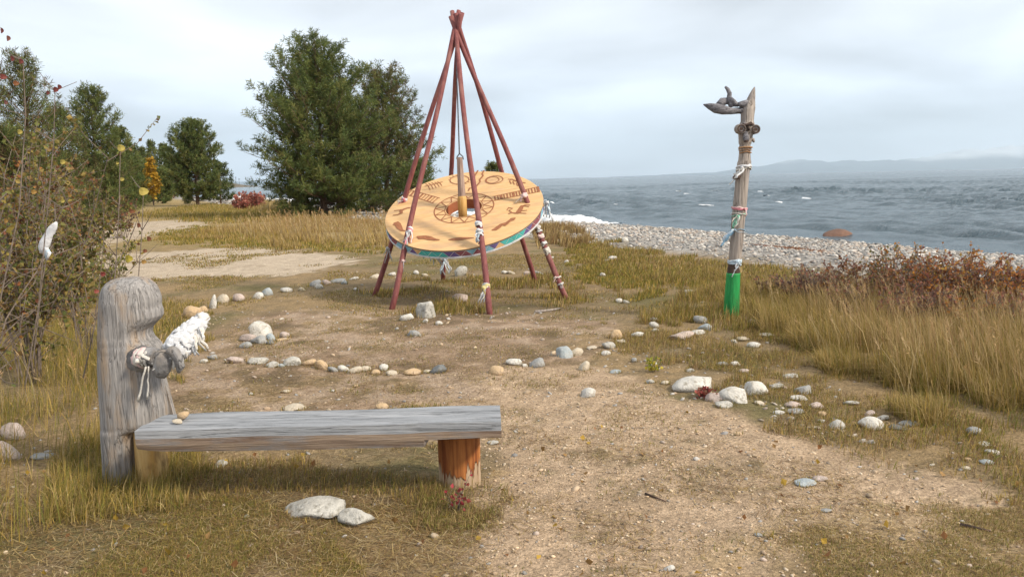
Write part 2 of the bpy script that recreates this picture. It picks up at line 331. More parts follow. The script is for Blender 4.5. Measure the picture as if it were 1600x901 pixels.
# ------------------------------------------------------------------ ground
def ground_sheet():
    ys = [-5.0]
    while ys[-1] < 4000:
        y = ys[-1]
        ys.append(y + (0.045 if 2.0 < y < 7 else 0.25 if y <= 2.0 else max(0.05, 0.0105 * y) if y < 160 else 0.05 * y))
    ys = np.array(ys)
    us = np.linspace(-1.05, 1.05, 400)
    us = np.concatenate([[-8, -5, -3.2, -2.2, -1.7, -1.4, -1.2], us, [1.2, 1.5, 2, 3, 5]])
    X = us[None, :] * (np.maximum(ys, 0)[:, None] * 0.92 + 3.2); Y = np.repeat(ys[:, None], len(us), 1)
    nx, ny = len(us), len(ys)
    x, y = X.ravel(), Y.ravel()
    z = height(x, y)
    s = inland(x, y)
    d = np.hypot(x, y)
    wx = x + 0.10 * fbm(x*3, y*3, 0, 31, 3) * np.clip(d/5, 1, 12) + 0.05 * fbm(x*14, y*14, 0, 33, 2)
    wy = y + 0.16 * fbm(x*3, y*3, 0, 32, 3) * np.clip(d/5, 1, 12) + 0.08 * fbm(x*14, y*14, 0, 34, 2)
    n1, n2, n3 = fbm(x*1.1, y*1.1, 0, 21, 4), fbm(x*6, y*6, 0, 22, 4), fbm(x*28, y*28, 0, 23, 2)
    def mix(c, k, t):
        t = np.clip(t, 0, 1)[:, None]; return c * (1 - t) + np.array(k) * t
    c = np.tile(np.array([0.215, 0.16, 0.092]), (len(x), 1))
    c = mix(c, (0.145, 0.122, 0.058), sstep(0.05, 0.45, n1 + 0.4 * n2))                   # mossy green
    c = mix(c, (0.26, 0.185, 0.10), sstep(-0.15, 0.4, -n1 + 0.5 * n2 + 0.2 * n3))           # bare brown soil
    c = mix(c, (0.29, 0.215, 0.095), sstep(17, 30, d + 6 * n1) * 0.75)                    # dry golden field
    def soft(P):
        f = 0
        for ox, oy in ((0, 0), (.08, .03), (-.08, .05), (.03, -.1), (-.04, -.06)):
            k = np.clip(d / 6, 0.6, 8)
            f = f + inpoly(wx + ox * k, wy + oy * k, P) / 5.0
        return f
    dirt = soft(flatpoly([(240, 610), (300, 560), (330, 520), (420, 488), (600, 488), (850, 492), (960, 500), (960, 545), (900, 572), (790, 640), (780, 660), (300, 665)]))
    c = mix(c, (0.26, 0.182, 0.12), dirt * sstep(-0.55, 0.15, n1 + 0.6 * n2))
    c = mix(c, (0.33, 0.24, 0.165), dirt * sstep(0.1, 0.5, n2 + 0.5 * n3 - 0.3 * n1) * 0.8)
    pt, pu = fbm(x*2.3, y*2.3, 0, 24, 3), fbm(x*5.5, y*5.5, 0, 26, 3)
    c = mix(c, (0.125, 0.092, 0.055), dirt * sstep(0.10, 0.42, pt + .5 * pu) * .75)
    c = mix(c, (0.36, 0.275, 0.20), dirt * sstep(0.12, 0.45, -pt + .6 * n2) * .7)
    path = soft(flatpoly([(720, 930), (690, 850), (760, 760), (790, 700), (700, 690), (420, 690), (430, 655), (770, 622), (745, 600), (800, 572), (880, 572), (960, 580), (1040, 628), (1180, 665), (1300, 690), (1430, 735), (1640, 800), (1640, 850), (1300, 830), (1150, 930)]))
    c = mix(c, (0.39, 0.285, 0.19), path * sstep(-0.75, 0.0, n2 + 0.5 * n1 + 0.25 * n3 + 0.25))
    c = mix(c, (0.45, 0.34, 0.235), path * sstep(0.1, 0.6, n3 + 0.6 * n1) * 0.6)
    c = mix(c, (0.24, 0.17, 0.105), path * sstep(0.2, 0.55, pt + .5 * pu) * .35)
    c = mix(c, (0.17, 0.135, 0.07), path * sstep(0.42, 0.72, -n2 + 0.3 * n3) * 0.6)
    low = soft(flatpoly([(1000, 940), (1150, 830), (1330, 800), (1640, 780), (1700, 940)]))
    c = mix(c, (0.33, 0.24, 0.14), low * sstep(-0.5, 0.25, n2 + n1 * .5) * 0.85)
    for P in ([(235, 394), (330, 388), (430, 390), (520, 398), (562, 412), (480, 428), (380, 431), (300, 436), (235, 440), (160, 436), (100, 420), (110, 395)],
              [(140, 372), (205, 347), (300, 343), (323, 353), (290, 362), (235, 370), (190, 380)], [(20, 420), (60, 380), (130, 352), (200, 345), (200, 360), (140, 395), (110, 430)]):
        k = soft(flatpoly(P))
        c = mix(c, (0.42, 0.345, 0.26), sstep(0.0, 0.6, k * 1.3 - .45 + n1 * .5 + n2 * .75) * np.minimum(1, k * 4))
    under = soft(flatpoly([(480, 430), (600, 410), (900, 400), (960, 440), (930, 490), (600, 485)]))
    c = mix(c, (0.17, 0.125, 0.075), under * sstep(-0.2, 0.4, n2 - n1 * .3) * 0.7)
    beach = sstep(13.2, 11.6, s + 0.9 * n1 + 0.5 * n2)
    peb = np.array([0.35, 0.33, 0.305]) * (0.8 + 0.5 * n3[:, None] + 0.15 * n2[:, None])
    c = c * (1 - beach[:, None]) + peb * beach[:, None]
    wet = sstep(1.2, 0.2, s)
    c = mix(c, (0.13, 0.12, 0.11), wet)
    c = np.clip(c * (1 + 0.22 * n3[:, None] + 0.10 * n2[:, None]), 0.01, 0.8)
    idx = np.arange(nx * ny).reshape(ny, nx)
    F = np.stack([idx[:-1, :-1], idx[:-1, 1:], idx[1:, 1:], idx[1:, :-1]], -1).reshape(-1, 4)
    m, N, L, out = newmat('ground_soil')
    a = nd(N, 'ShaderNodeAttribute', attribute_name='albedo')
    tc = nd(N, 'ShaderNodeTexCoord')
    no = nd(N, 'ShaderNodeTexNoise', {'Scale': 55, 'Detail': 6, 'Roughness': 0.7}); L.new(tc.outputs['Object'], no.inputs['Vector'])
    vo = nd(N, 'ShaderNodeTexVoronoi', {'Scale': 75.0, 'Randomness': 1.0}); L.new(tc.outputs['Object'], vo.inputs['Vector'])
    r1 = nd(N, 'ShaderNodeMapRange', {1: 0.3, 2: 0.7, 3: 0.62, 4: 1.36}); L.new(no.outputs[0], r1.inputs[0])
    hs = nd(N, 'ShaderNodeSeparateColor'); L.new(vo.outputs['Color'], hs.inputs[0])
    r2 = nd(N, 'ShaderNodeMapRange', {1: 0.0, 2: 1.0, 3: 0.78, 4: 1.24}); L.new(hs.outputs[0], r2.inputs[0])
    mu = nd(N, 'ShaderNodeMath', operation='MULTIPLY'); L.new(r1.outputs[0], mu.inputs[0]); L.new(r2.outputs[0], mu.inputs[1])
    mx = nd(N, 'ShaderNodeMix', {0: 1.0}, data_type='RGBA', blend_type='MULTIPLY'); L.new(a.outputs[0], mx.inputs[6]); L.new(mu.outputs[0], mx.inputs[7])
    b = nd(N, 'ShaderNodeBsdfPrincipled', {'Roughness': 0.95, 'Specular IOR Level': 0.1}); L.new(mx.outputs[2], b.inputs['Base Color'])
    bp = nd(N, 'ShaderNodeBump', {'Strength': 0.9, 'Distance': 0.02}); L.new(no.outputs[0], bp.inputs['Height'])
    bp2 = nd(N, 'ShaderNodeBump', {'Strength': 0.6, 'Distance': 0.008}, invert=True); L.new(vo.outputs['Distance'], bp2.inputs['Height']); L.new(bp.outputs[0], bp2.inputs['Normal'])
    L.new(bp2.outputs[0], b.inputs['Normal']); L.new(b.outputs[0], out.inputs[0])
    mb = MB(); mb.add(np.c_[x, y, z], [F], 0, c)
    return tag(mb.build('ground', m, smooth=True), kind='structure')
ground_sheet()

# ------------------------------------------------------------------ lake
def wave_h(x, y):
    r = np.random.RandomState(4)
    z = 0
    dist = np.hypot(x, y)
    for i in range(34):
        lam = 0.5 * 1.068 ** i
        ang = math.radians(205 + r.normal(0, 28))
        k = 2 * math.pi / lam
        ph = k * (math.cos(ang) * x + math.sin(ang) * y) + r.uniform(0, 6.28) + 1.2 * vnoise(x / (lam * 4), y / (lam * 4), i, 60 + i)
        fade = np.clip(1.8 - dist / (lam * 70), 0, 1)
        sn = (1 + np.sin(ph)) / 2
        z = z + fade * lam * 0.0175 * (2 * sn ** 1.7 - 0.9)
    s = -inland(x, y)
    return z * sstep(-1, 9, s) * (0.75 + 0.5 * vnoise(x * .05, y * .05, 0, 91))
def lake():
    ys = [8.0]
    while ys[-1] < 26000:
        y = ys[-1]; ys.append(y + max(0.12, 0.0075 * y) if y < 260 else y * 1.08)
    ys = np.array(ys); us = np.concatenate([np.linspace(-1.5, -0.75, 20), np.linspace(-0.72, 0.95, 480), np.linspace(1.0, 2.2, 20)])
    X = us[None] * (ys[:, None] + 3); Y = np.repeat(ys[:, None], len(us), 1)
    x, y = X.ravel(), Y.ravel()
    z = WATER + wave_h(x, y) - (x * x + y * y) / (2 * 6.37e6)          # the lake follows the curve of the earth
    nx, ny = len(us), len(ys)
    idx = np.arange(nx * ny).reshape(ny, nx)
    F = np.stack([idx[:-1, :-1], idx[:-1, 1:], idx[1:, 1:], idx[1:, :-1]], -1).reshape(-1, 4)
    s = inland(x, y).reshape(ny, nx)
    keep = (s[:-1, :-1] < 3).ravel()
    F = F[keep]
    used = np.unique(F); rm = np.zeros(nx * ny, int); rm[used] = np.arange(len(used))
    m, N, L, out = newmat('lake_water')
    tc = nd(N, 'ShaderNodeTexCoord')
    n1 = nd(N, 'ShaderNodeTexNoise', {'Scale': 0.9, 'Detail': 8, 'Roughness': 0.68, 'Distortion': 0.4}); L.new(tc.outputs['Object'], n1.inputs['Vector'])
    mp = nd(N, 'ShaderNodeMapping', {'Scale': (0.32, 0.55, 1), 'Rotation': (0, 0, math.radians(25))}); L.new(tc.outputs['Object'], mp.inputs[0])
    n2 = nd(N, 'ShaderNodeTexNoise', {'Scale': 1.0, 'Detail': 9, 'Roughness': 0.66}); L.new(mp.outputs[0], n2.inputs['Vector'])
    b1 = nd(N, 'ShaderNodeBump', {'Strength': 1.0, 'Distance': 0.30}); L.new(n1.outputs[0], b1.inputs['Height'])
    b2 = nd(N, 'ShaderNodeBump', {'Strength': 1.0, 'Distance': 0.9}); L.new(n2.outputs[0], b2.inputs['Height']); L.new(b1.outputs[0], b2.inputs['Normal'])
    p = nd(N, 'ShaderNodeBsdfPrincipled', {'Base Color': (0.08, 0.122, 0.15, 1), 'Roughness': 0.22, 'IOR': 1.33})
    L.new(b2.outputs[0], p.inputs['Normal']); L.new(p.outputs[0], out.inputs[0])
    mb = MB(); mb.add(np.c_[x, y, z][used], [rm[F]])
    tag(mb.build('lake', m, smooth=True), kind='structure')
    # white water: breakers along the shore and a few whitecaps further out
    foam = noise_mat('foam', (0.70, 0.73, 0.75), (0.84, 0.85, 0.86), 3, bump=0.6, rough=0.9)
    mb = MB(); r = np.random.RandomState(8)
    def strip(t0, t1, s0, s1, hgt, n, m_, seed, thr):
        t = np.linspace(t0, t1, n); q = np.linspace(0, 1, m_)
        T, Q = np.meshgrid(t, q, indexing='ij')
        S = s0 + (s1 - s0) * Q + 0.35 * fbm(T * .4, Q * .5, 0, seed, 3)
        P = SH0[None, None] + SHD * T[..., None] + SHN * S[..., None]
        amp = hgt * np.clip((T - t0) / (3 if t1 - t0 > 20 else .4), 0, 1) * np.sin(np.pi * Q) ** .8 * (0.75 + 0.7 * fbm(T * 0.8, Q * 2, 0, seed + 1, 3))
        Z = WATER + np.maximum(amp, 0) + 0.10 * fbm(T * 3, Q * 5, 0, seed + 2, 3) * (hgt / .4) + 0.03
        ok = fbm(T * 0.5, Q * 2.5, 0, seed + 3, 4) > thr
        i = np.arange(n * m_).reshape(n, m_)
        Fq = np.stack([i[:-1, :-1], i[1:, :-1], i[1:, 1:], i[:-1, 1:]], -1).reshape(-1, 4)[ok[:-1, :-1].ravel()]
        if len(Fq): mb.add(np.c_[P[..., 0].ravel(), P[..., 1].ravel(), Z.ravel()], [Fq])
    strip(21.0, 60, -1.5, 0.4, 0.36, 500, 22, 40, -0.28)
    strip(60, 160, -2.5, 0.3, 0.5, 400, 12, 44, -0.1)
    for i in range(22):
        a = r.uniform(-6, 90); s_ = -r.uniform(5, 60)
        ln = r.uniform(0.5, 1.6)
        strip(a, a + ln, s_, s_ - 0.25 - ln * .10, 0.12, 40, 8, 100 + i, 0.12)
    o = mb.build('surf_foam', foam, smooth=True)
    tag(o, 'white breaking surf and whitecaps along the pebbly lake shore', 'surf', kind='stuff')
lake()

# ------------------------------------------------------------------ far shore: mountains, headland
def mountains():
    prof = [(-400, 287), (700, 281), (850, 279.5), (950, 276.5), (1050, 272.5), (1120, 269), (1180, 260), (1250, 248), (1300, 251), (1350, 245), (1420, 248), (1480, 238), (1540, 233), (1600, 226), (1700, 219), (1800, 228), (1950, 215), (2100, 236)]
    D = 20000.0
    pts = [at(px, py, D) for px, py in prof]
    X = np.linspace(pts[0].x, pts[-1].x, 420)
    R = np.interp(X, [p.x for p in pts], [p.z for p in pts])
    rows = np.linspace(-1, 1, 40)
    XX, RR = np.meshgrid(X, rows, indexing='ij')
    H0 = np.interp(XX, X, R)
    Yy = D + RR * 3000
    n = fbm(XX / 1500, Yy / 1500, 0, 71, 5)
    ridge = 1 - np.abs(fbm(XX / 700, Yy / 700, 0, 72, 4)) * 2
    Z = (H0 + 60) * np.clip(1 - np.abs(RR) ** 1.15, 0, 1) * (0.74 + 0.18 * n + 0.34 * ridge * (1 - np.abs(RR) * .5)) - 60
    i = np.arange(XX.size).reshape(XX.shape)
    F = np.stack([i[:-1, :-1], i[1:, :-1], i[1:, 1:], i[:-1, 1:]], -1).reshape(-1, 4)
    snow = sstep(150, 430, Z + 200 * n)
    c = np.array([0.05, 0.08, 0.11]) * (1 - snow[..., None]) + np.array([0.45, 0.48, 0.52]) * snow[..., None]
    mb = MB(); mb.add(np.c_[XX.ravel(), Yy.ravel(), Z.ravel()], [F], 0, c.reshape(-1, 3))
    m, N, L, out = newmat('snowy_rock'); a = nd(N, 'ShaderNodeAttribute', attribute_name='albedo'); b = nd(N, 'ShaderNodeBsdfDiffuse')
    L.new(a.outputs[0], b.inputs[0]); L.new(b.outputs[0], out.inputs[0])
    tag(mb.build('mountains', m, smooth=True), 'faint snow dusted mountains across the lake', 'mountains', kind='structure')
    # low headland far to the left across the bay
    p0, p1 = at(250, 291, 900), at(396, 289, 900)
    X = np.linspace(p0.x, p1.x, 60); q = np.linspace(-1, 1, 12)
    XX, Q = np.meshgrid(X, q, indexing='ij')
    f = (XX - p0.x) / (p1.x - p0.x)
    Z = WATER - .5 + (9.5 * (1 - f ** 2.2) + 1.5 * fbm(XX * .03, Q, 0, 75, 3)) * (1 - Q * Q) * 1.0
    i = np.arange(XX.size).reshape(XX.shape)
    F = np.stack([i[:-1, :-1], i[1:, :-1], i[1:, 1:], i[:-1, 1:]], -1).reshape(-1, 4)
    mb = MB(); mb.add(np.c_[XX.ravel(), (900 + Q * 60).ravel(), Z.ravel()], [F])
    tag(mb.build('headland_hill', noise_mat('headland_scrub', (0.09, 0.075, 0.05), (0.16, 0.12, 0.07), .2, bump=.2), smooth=True), kind='structure')
    for px, h, lab in ((369, 8.5, 'tiny dark mast on the far headland, nearest the lone pine'), (374, 7.0, 'shortest tiny mast, middle of three on the far headland'), (393, 9.5, 'tiny tall mast at the low tip of the far headland')):
        b = at(px, 288.5, 890); mb = MB()
        mb.tube([(b.x, 890, WATER - 1), (b.x, 890, b.z + h)], 0.16, 6); mb.box((b.x, 890, b.z + h - .8), (1.1, .1, .1)); mb.box((b.x, 890, b.z + h - 1.8), (.8, .1, .1))
        t = mb.build('utility_mast', M['cord']); tag(t, lab, 'mast', 'masts on the far headland')
mountains()

# ------------------------------------------------------------------ wooden carvings, bench
def loft(rows, n=36, expo=2.6, seed=0, grain=0.006):
    """rows: (z, x0, x1, y0, y1); a closed stack of rounded sections with grooves along the grain"""
    V = []
    for (z, x0, x1, y0, y1) in rows:
        t = np.arange(n) / n * 2 * np.pi
        cx, cy, rx, ry = (x0+x1)/2, (y0+y1)/2, (x1-x0)/2, (y1-y0)/2
        e = 2 / expo
        px = cx + rx * np.sign(np.cos(t)) * np.abs(np.cos(t)) ** e
        py = cy + ry * np.sign(np.sin(t)) * np.abs(np.sin(t)) ** e
        g = grain * (fbm(np.cos(t) * 7, np.sin(t) * 7, z * 1.2, seed, 3) + 0.5 * fbm(np.cos(t) * 16, np.sin(t) * 16, z * 1.5, seed + 5, 2))
        k = 1 + g / max(rx, 0.02)
        V.append(np.c_[cx + (px - cx) * k, cy + (py - cy) * k, np.full(n, z)])
    V = np.concatenate(V); k = len(rows)
    F = np.array([(i*n+j, i*n+(j+1) % n, (i+1)*n+(j+1) % n, (i+1)*n+j) for i in range(k-1) for j in range(n)])
    return V, F, n, k
def lofted(mb, rows, **kw):
    m = kw.pop('m', 0)
    V, F, n, k = loft(rows, **kw)
    b = mb.n
    mb.add(V, [F], m)
    mb.F.append(np.array([list(range(n))[::-1]]) + b); mb.M.append(np.array([m]))
    mb.F.append(np.array([list(range(n))]) + b + n * (k - 1)); mb.M.append(np.array([m]))

def interp_rows(tab, step):
    tab = np.array(tab, float); z = np.arange(tab[0, 0], tab[-1, 0] + 1e-6, step)
    if z[-1] < tab[-1, 0]: z = np.append(z, tab[-1, 0])
    return np.stack([z] + [np.interp(z, tab[:, 0], tab[:, i]) for i in range(1, tab.shape[1])], 1)

IY = 4.42                                                    # distance of the carved post
def carved_post():
    tab = [(757, 171, 224, .15), (740, 171, 221, .15), (705, 169, 219, .15), (680, 167, 221, .155), (668, 166, 226, .16), (662, 165, 250, .16), (655, 164.5, 257, .165), (640, 164, 256, .165), (625, 163, 253, .165), (610, 162, 250, .165), (590, 161, 247, .165),
           (572, 160, 249, .165), (560, 160, 250, .165), (548, 160, 250, .16), (541, 160, 246, .16), (535, 160, 240, .155), (529, 160, 234, .155), (522, 160, 231, .15), (515, 160, 232, .15), (508, 160, 238, .15), (502, 160, 245, .15), (495, 160, 249.5, .15), (487, 160.5, 249, .15), (479, 161, 246, .15), (472, 161, 246.5, .15),
           (466, 161.5, 246, .145), (457, 163, 243, .14), (448, 166, 239, .13), (441, 171, 233, .11), (436.5, 177, 229, .085), (433.5, 186, 220, .05)]
    tt = interp_rows([(-a, b, c, d) for a, b, c, d in tab], 2.2)
    rows = []
    for a, b, c, d in tt:
        A, B = at(b, -a, IY), at(c, -a, IY)
        rows.append((A.z - 0.02 * 0, A.x, B.x, IY - d, IY + d))
    base = Vector((rows[0][1] + .08, IY, 0.0))
    rows[0] = (-0.05,) + tuple(rows[0][1:])
    root = thing('carved_idol_post', base, 'thick grey wooden post carved as a head in profile with a knotted branch arm', 'carved post')
    mb = MB(); lofted(mb, rows, n=56, expo=2.5, seed=3, grain=0.007)
    mb.build('carved_body', M['grey_wood_v'], root, smooth=True)
    # weathered slab standing on the far side of the post, seen as a thin grey edge either side of the lap
    mb = MB()
    A, B, C, D = at(240, 575, IY + .19), at(251, 575, IY + .19), at(272, 652, IY + .19), at(240, 652, IY + .19)
    for q in (0,):
        P = np.array([tuple(A), tuple(B), tuple(C), tuple(D)]); P2 = P + np.array([0, .04, 0])
        mb.add(np.r_[P, P2], [np.array([(0,3,2,1), (4,5,6,7), (0,1,5,4), (1,2,6,5), (2,3,7,6), (3,0,4,7)])])
    mb.build('lap_board', M['grey_wood_v'], root)
    mb = MB()
    A, B, C, D = at(157, 538, IY + .06), at(170, 538, IY + .06), at(172, 650, IY + .06), at(160, 650, IY + .06)
    P = np.array([tuple(A), tuple(B), tuple(C), tuple(D)]); P2 = P + np.array([0, .05, 0])
    mb.add(np.r_[P, P2], [np.array([(0,3,2,1), (4,5,6,7), (0,1,5,4), (1,2,6,5), (2,3,7,6), (3,0,4,7)])])
    mb.build('back_board', M['grey_wood_v'], root)
    # branch arm with carved knob
    mb = MB()
    pts = [at(214, 560, IY - .08), at(228, 558, IY - .13), at(240, 557, IY - .17), at(250, 560, IY - .19), at(262, 558, IY - .19), at(274, 548, IY - .17), at(288, 532, IY - .14), (at(303, 512, IY - .11)), at(313, 500, IY - .09), at(318, 494, IY - .08)]
    mb.tube(pts, [.085, .058, .046, .050, .050, .042, .05, .045, .035, .015], 18, wob=.2, seed=2)
    mb.tube([at(266, 545, IY - .24), at(274, 552, IY - .25), at(280, 562, IY - .25), at(281, 572, IY - .24), at(279, 581, IY - .23)], [.026, .03, .026, .024, .010], 12, wob=.2, seed=6)
    mb.tube([at(255, 548, IY - .21), at(256, 560, IY - .225), at(253, 574, IY - .22), at(250, 584, IY - .20), at(249, 588, IY - .19)], [.03, .046, .046, .032, .01], 16, wob=.22, seed=7)
    o = mb.build('branch_arm', M['arm_grey'], root, smooth=True)
    o['label'] = 'knobbly smooth grey branch arm'
    return root
carved_post()

BY = 4.13
def bench():
    root = thing('log_bench', (-1.1, BY + .1, 0), 'grey split log bench seat resting on two stump legs', 'bench')
    # seat: front top edge from (210,672) to (783,657), back top edge (285,643) to (781,633)
    fl, fr = gp(210, 672, 0.405), gp(783, 658.5, 0.405)
    bl, br = gp(262, 646, 0.405), gp(781, 633, 0.405)
    n = 70
    V, rows = [], []
    for i in range(n + 1):
        t = i / n
        f, b = fl.lerp(fr, t), bl.lerp(br, t)
        dvec = (b - f)
        notch = t > 0.795
        bot = 0.405 - (0.098 if notch else 0.135 - 0.02 * math.exp(-t * 18))
        g = lambda k: 0.006 * float(fbm(t * 6, k, 0, 14, 3))
        sec = [(0.0, 0.405 + g(1)), (0.0, 0.358 + g(2)), (0.008, 0.325 + g(3)), (0.05, bot + .012 + g(4)), (0.2, bot + g(5)), (0.7, bot), (0.93, 0.32), (1.0, 0.36), (1.0, 0.405 + g(6)), (0.82, 0.4065 + g(7)), (0.63, 0.4065 + g(8)), (0.52, 0.402 + g(9)), (0.41, 0.4065 + g(10)), (0.2, 0.4065 + g(11))]
        if t < .04: sec = [(a, z) for a, z in sec]
        for a, z in sec:
            off = 0.003 * float(fbm(t * 9, a * 5 + z * 20, 0, 15, 2))
            V.append(tuple(f + dvec * a + Vector((0, off, z - 0.405))))
    k = 14
    F = np.array([(i*k+j, i*k+(j+1) % k, (i+1)*k+(j+1) % k, (i+1)*k+j) for i in range(n) for j in range(k)])
    top = np.isin(F[:, 0] % k, [0, 7, 8, 9, 10, 11, 12, 13])
    mb = MB(); mb.add(np.array(V), [F[top]], 0)
    mb.F.append(F[~top]); mb.M.append(np.full((~top).sum(), 1))
    mb.F.append(np.array([list(range(k))[::-1]])); mb.M.append(np.array([0]))
    mb.F.append(np.array([list(range(k))]) + n * k); mb.M.append(np.array([0]))
    o = mb.build('seat', [M['grey_wood_h'], M['under_wood']], root)
    o['label'] = 'long weathered grey plank seat, a split log underneath'
    # right leg: peeled orange stump
    def stump(name, x0, x1, ytop, ybot, Y, mat, taper, seed, label):
        A, B = at(x0, ybot, Y), at(x1, ybot, Y)
        cx, r = (A.x + B.x) / 2, (B.x - A.x) / 2
        zt, zb = 0.31, -0.04
        rows = []
        for i in range(15):
            t = i / 14; z = zb + (zt - zb) * t
            rr = r * (1 + taper * (t - .5))
            rows.append((z, cx - rr, cx + rr, Y + .0 - rr, Y + rr))
        mb = MB(); lofted(mb, rows, n=44, expo=2.05, seed=seed, grain=0.006)
        o = mb.build(name, mat, root, smooth=True); o['label'] = label
    stump('leg', 688, 753, 690, 785, 4.22, M['orange_log'], 0.03, 21, 'stump leg with peeling orange bark')
    stump('leg', 217, 263, 702, 752, 4.36, M['yellow_log'], -0.04, 25, 'yellowish stump leg beside the carved post')
    return root
bench()

# ------------------------------------------------------------------ giant drum on six poles
DC, DN = np.array([-0.623, 11.077, 1.227]), np.array([-0.12, -0.50, 1.0]); DN = DN / np.linalg.norm(DN)
DE1 = np.cross([0, 1, 0], DN); DE1 /= np.linalg.norm(DE1); DE2 = np.cross(DN, DE1)
DR, DTH, HOLE = 1.07, 0.115, 0.245
def dw(p): p = np.asarray(p, float); return DC + p[:, :1] * DE1 + p[:, 1:2] * DE2 + p[:, 2:3] * DN
def dpx(px, py):
    d = np.array(ray(px, py)); o = np.array([0, 0, CAMZ]); t = np.dot(DC - o, DN) / np.dot(d, DN); q = o + d * t - DC
    return np.array([q @ DE1, q @ DE2])
FEET = [(585, 462), (612, 483), (693, 437), (765, 490), (836, 441), (886, 468)]
TIPS = [(722.5, 20), (717, 17), (719.5, 22), (706.5, 18), (711, 21), (704, 26)]
POLES = []
for f, t in zip(FEET, TIPS):
    fw = gp(*f); tw = at(t[0], t[1], 11.35 + (11.35 - fw.y) * 0.06); POLES.append((fw, tw))
def drum():
    root = thing('drum_monument', (-0.63, 11.35, 0), 'tilted round ochre drum painted with figures, held by six red brown poles', 'monument')
    for i, (a, b) in enumerate(POLES):
        mb = MB(); a2 = a - (b - a).normalized() * 0.12
        pts = [a2.lerp(b, k / 14) + Vector((0.014 * math.sin(k * .6 + i * 2), 0.012 * math.cos(k * .8 + i), 0)) * (0 < k < 14) for k in range(15)]
        mb.tube(pts, [0.038 - 0.008 * k / 14 for k in range(15)], 14, wob=.06, seed=i)
        mb.build('pole', M['pole'], root, smooth=True)
    # drum body
    n = 128; t = np.arange(n) / n * 2 * np.pi
    ring = lambda r, z: np.c_[r * np.cos(t), r * np.sin(t), np.full(n, z)]
    def band(mb, R, m=0):
        V = dw(np.concatenate([ring(r, z) for r, z in R])); k = len(R)
        mb.add(V, [np.array([(i*n+j, i*n+(j+1) % n, (i+1)*n+(j+1) % n, (i+1)*n+j) for i in range(k-1) for j in range(n)])], m)
    mb = MB(); band(mb, [(DR, -.008), (DR + .004, -.003), (DR + .001, 0.0), (DR * .7, .0), (DR * .45, 0), (HOLE, 0)])
    mb.F = [f[:, ::1] for f in mb.F]
    mb.build('drumhead', M['drum'], root)
    mb = MB(); band(mb, [(HOLE, -DTH + .01), (DR - .002, -DTH + .01)])
    mb.build('underside', M['log_ochre'], root)
    mb = MB(); band(mb, [(HOLE + .001, -.001), (HOLE + .001, -DTH - .03), (HOLE + .014, -DTH - .03), (HOLE + .014, -.004)]); mb.build('hole_lining', M['lining'], root)
    mb = MB(); band(mb, [(DR + .001, -.0095), (DR + .006, -.010), (DR + .006, -.018), (DR + .001, -.0185)]); mb.build('dark_band', M['rim_dark'], root)
    mb = MB(); band(mb, [(DR - .001, -.019), (DR + .001, -.019), (DR + .001, -DTH), (DR - .03, -DTH)]); mb.build('rim', M['rim'], root)
    mb = MB(); band(mb, [(DR + .0015, -DTH + .016), (DR + .011, -DTH + .015), (DR + .011, -DTH - .002), (DR + .001, -DTH - .002)]); mb.build('lower_hoop', M['cloth_white'], root)
    # painted triangles round the rim, standing 3 mm proud
    pal = ['teal', 'purple', 'skyblue', 'maroon', 'purple', 'teal', 'amber', 'skyblue', 'maroon', 'purple', 'teal']
    mb = MB(); N = 46; r = DR + .0045; r0 = DR + .0005
    zt, zb = -.022, -DTH + .018
    for i in range(2 * N):
        a0, a1, a2 = [(i + q) * math.pi / N for q in (0, 1, 2)]
        up = i % 2 == 0
        za, zc = (zb, zt) if up else (zt, zb)
        g = 0.10
        am = (a0 + a2) / 2; zm = (za * 2 + zc) / 3
        pts = [(a0, za), (am, za), (a2, za), (a1, zc)]
        pts = [(a + (am - a) * g, z + (zm - z) * g) for a, z in pts]
        P = [(r * math.cos(a), r * math.sin(a), z) for a, z in pts] + [(r0 * math.cos(a), r0 * math.sin(a), z) for a, z in pts]
        Fs = np.array([(0, 1, 3, 3), (1, 2, 3, 3)])[:, :3]
        side = np.array([(0, 4, 5, 1), (1, 5, 6, 2), (2, 6, 7, 3), (3, 7, 4, 0)])
        mi = sorted(set(pal)).index(pal[(i * 5 + i // 7) % len(pal)])
        mb.add(dw(P), [Fs], mi); mb.F.append(side + mb.n - 8); mb.M.append(np.full(4, mi))
    mb.build('rim_pattern', [M[k] for k in sorted(set(pal))], root)
    # painted figures on the drumhead (flat paint, 3 mm above the head)
    mb = MB(); Z = [.003]
    def stroke(pts, w, conv=None):
        pts = [dpx(*(conv(*p) if conv else p)) for p in pts]
        w = [w] * len(pts) if np.isscalar(w) else w
        P = np.array(pts)
        T = np.gradient(P, axis=0); T /= np.linalg.norm(T, axis=1)[:, None] + 1e-9
        Nn = np.c_[-T[:, 1], T[:, 0]] * np.array(w)[:, None] * .43
        Z[0] += 0.00003
        V = np.concatenate([np.c_[P + Nn, np.full(len(P), Z[0])], np.c_[P - Nn, np.full(len(P), Z[0])]]); k = len(P)
        mb.add(dw(V), [np.array([(i, k + i, k + i + 1, i + 1) for i in range(k - 1)])])
    def lstroke(L, w):
        P = np.array(L, float); T = np.gradient(P, axis=0); T /= np.linalg.norm(T, axis=1)[:, None] + 1e-9
        Nn = np.c_[-T[:, 1], T[:, 0]] * w / 2; k = len(P); Z[0] += 0.00003
        V = np.concatenate([np.c_[P + Nn, np.full(k, Z[0])], np.c_[P - Nn, np.full(k, Z[0])]])
        mb.add(dw(V), [np.array([(i, k + i, k + i + 1, i + 1) for i in range(k - 1)])])
    A = lambda X, Y: (560 + X / 3.336, 230 + Y / 3.336)
    tt = np.linspace(0, 2 * np.pi, 73)
    lstroke(np.c_[.405 * np.cos(tt), .405 * np.sin(tt)], .017)
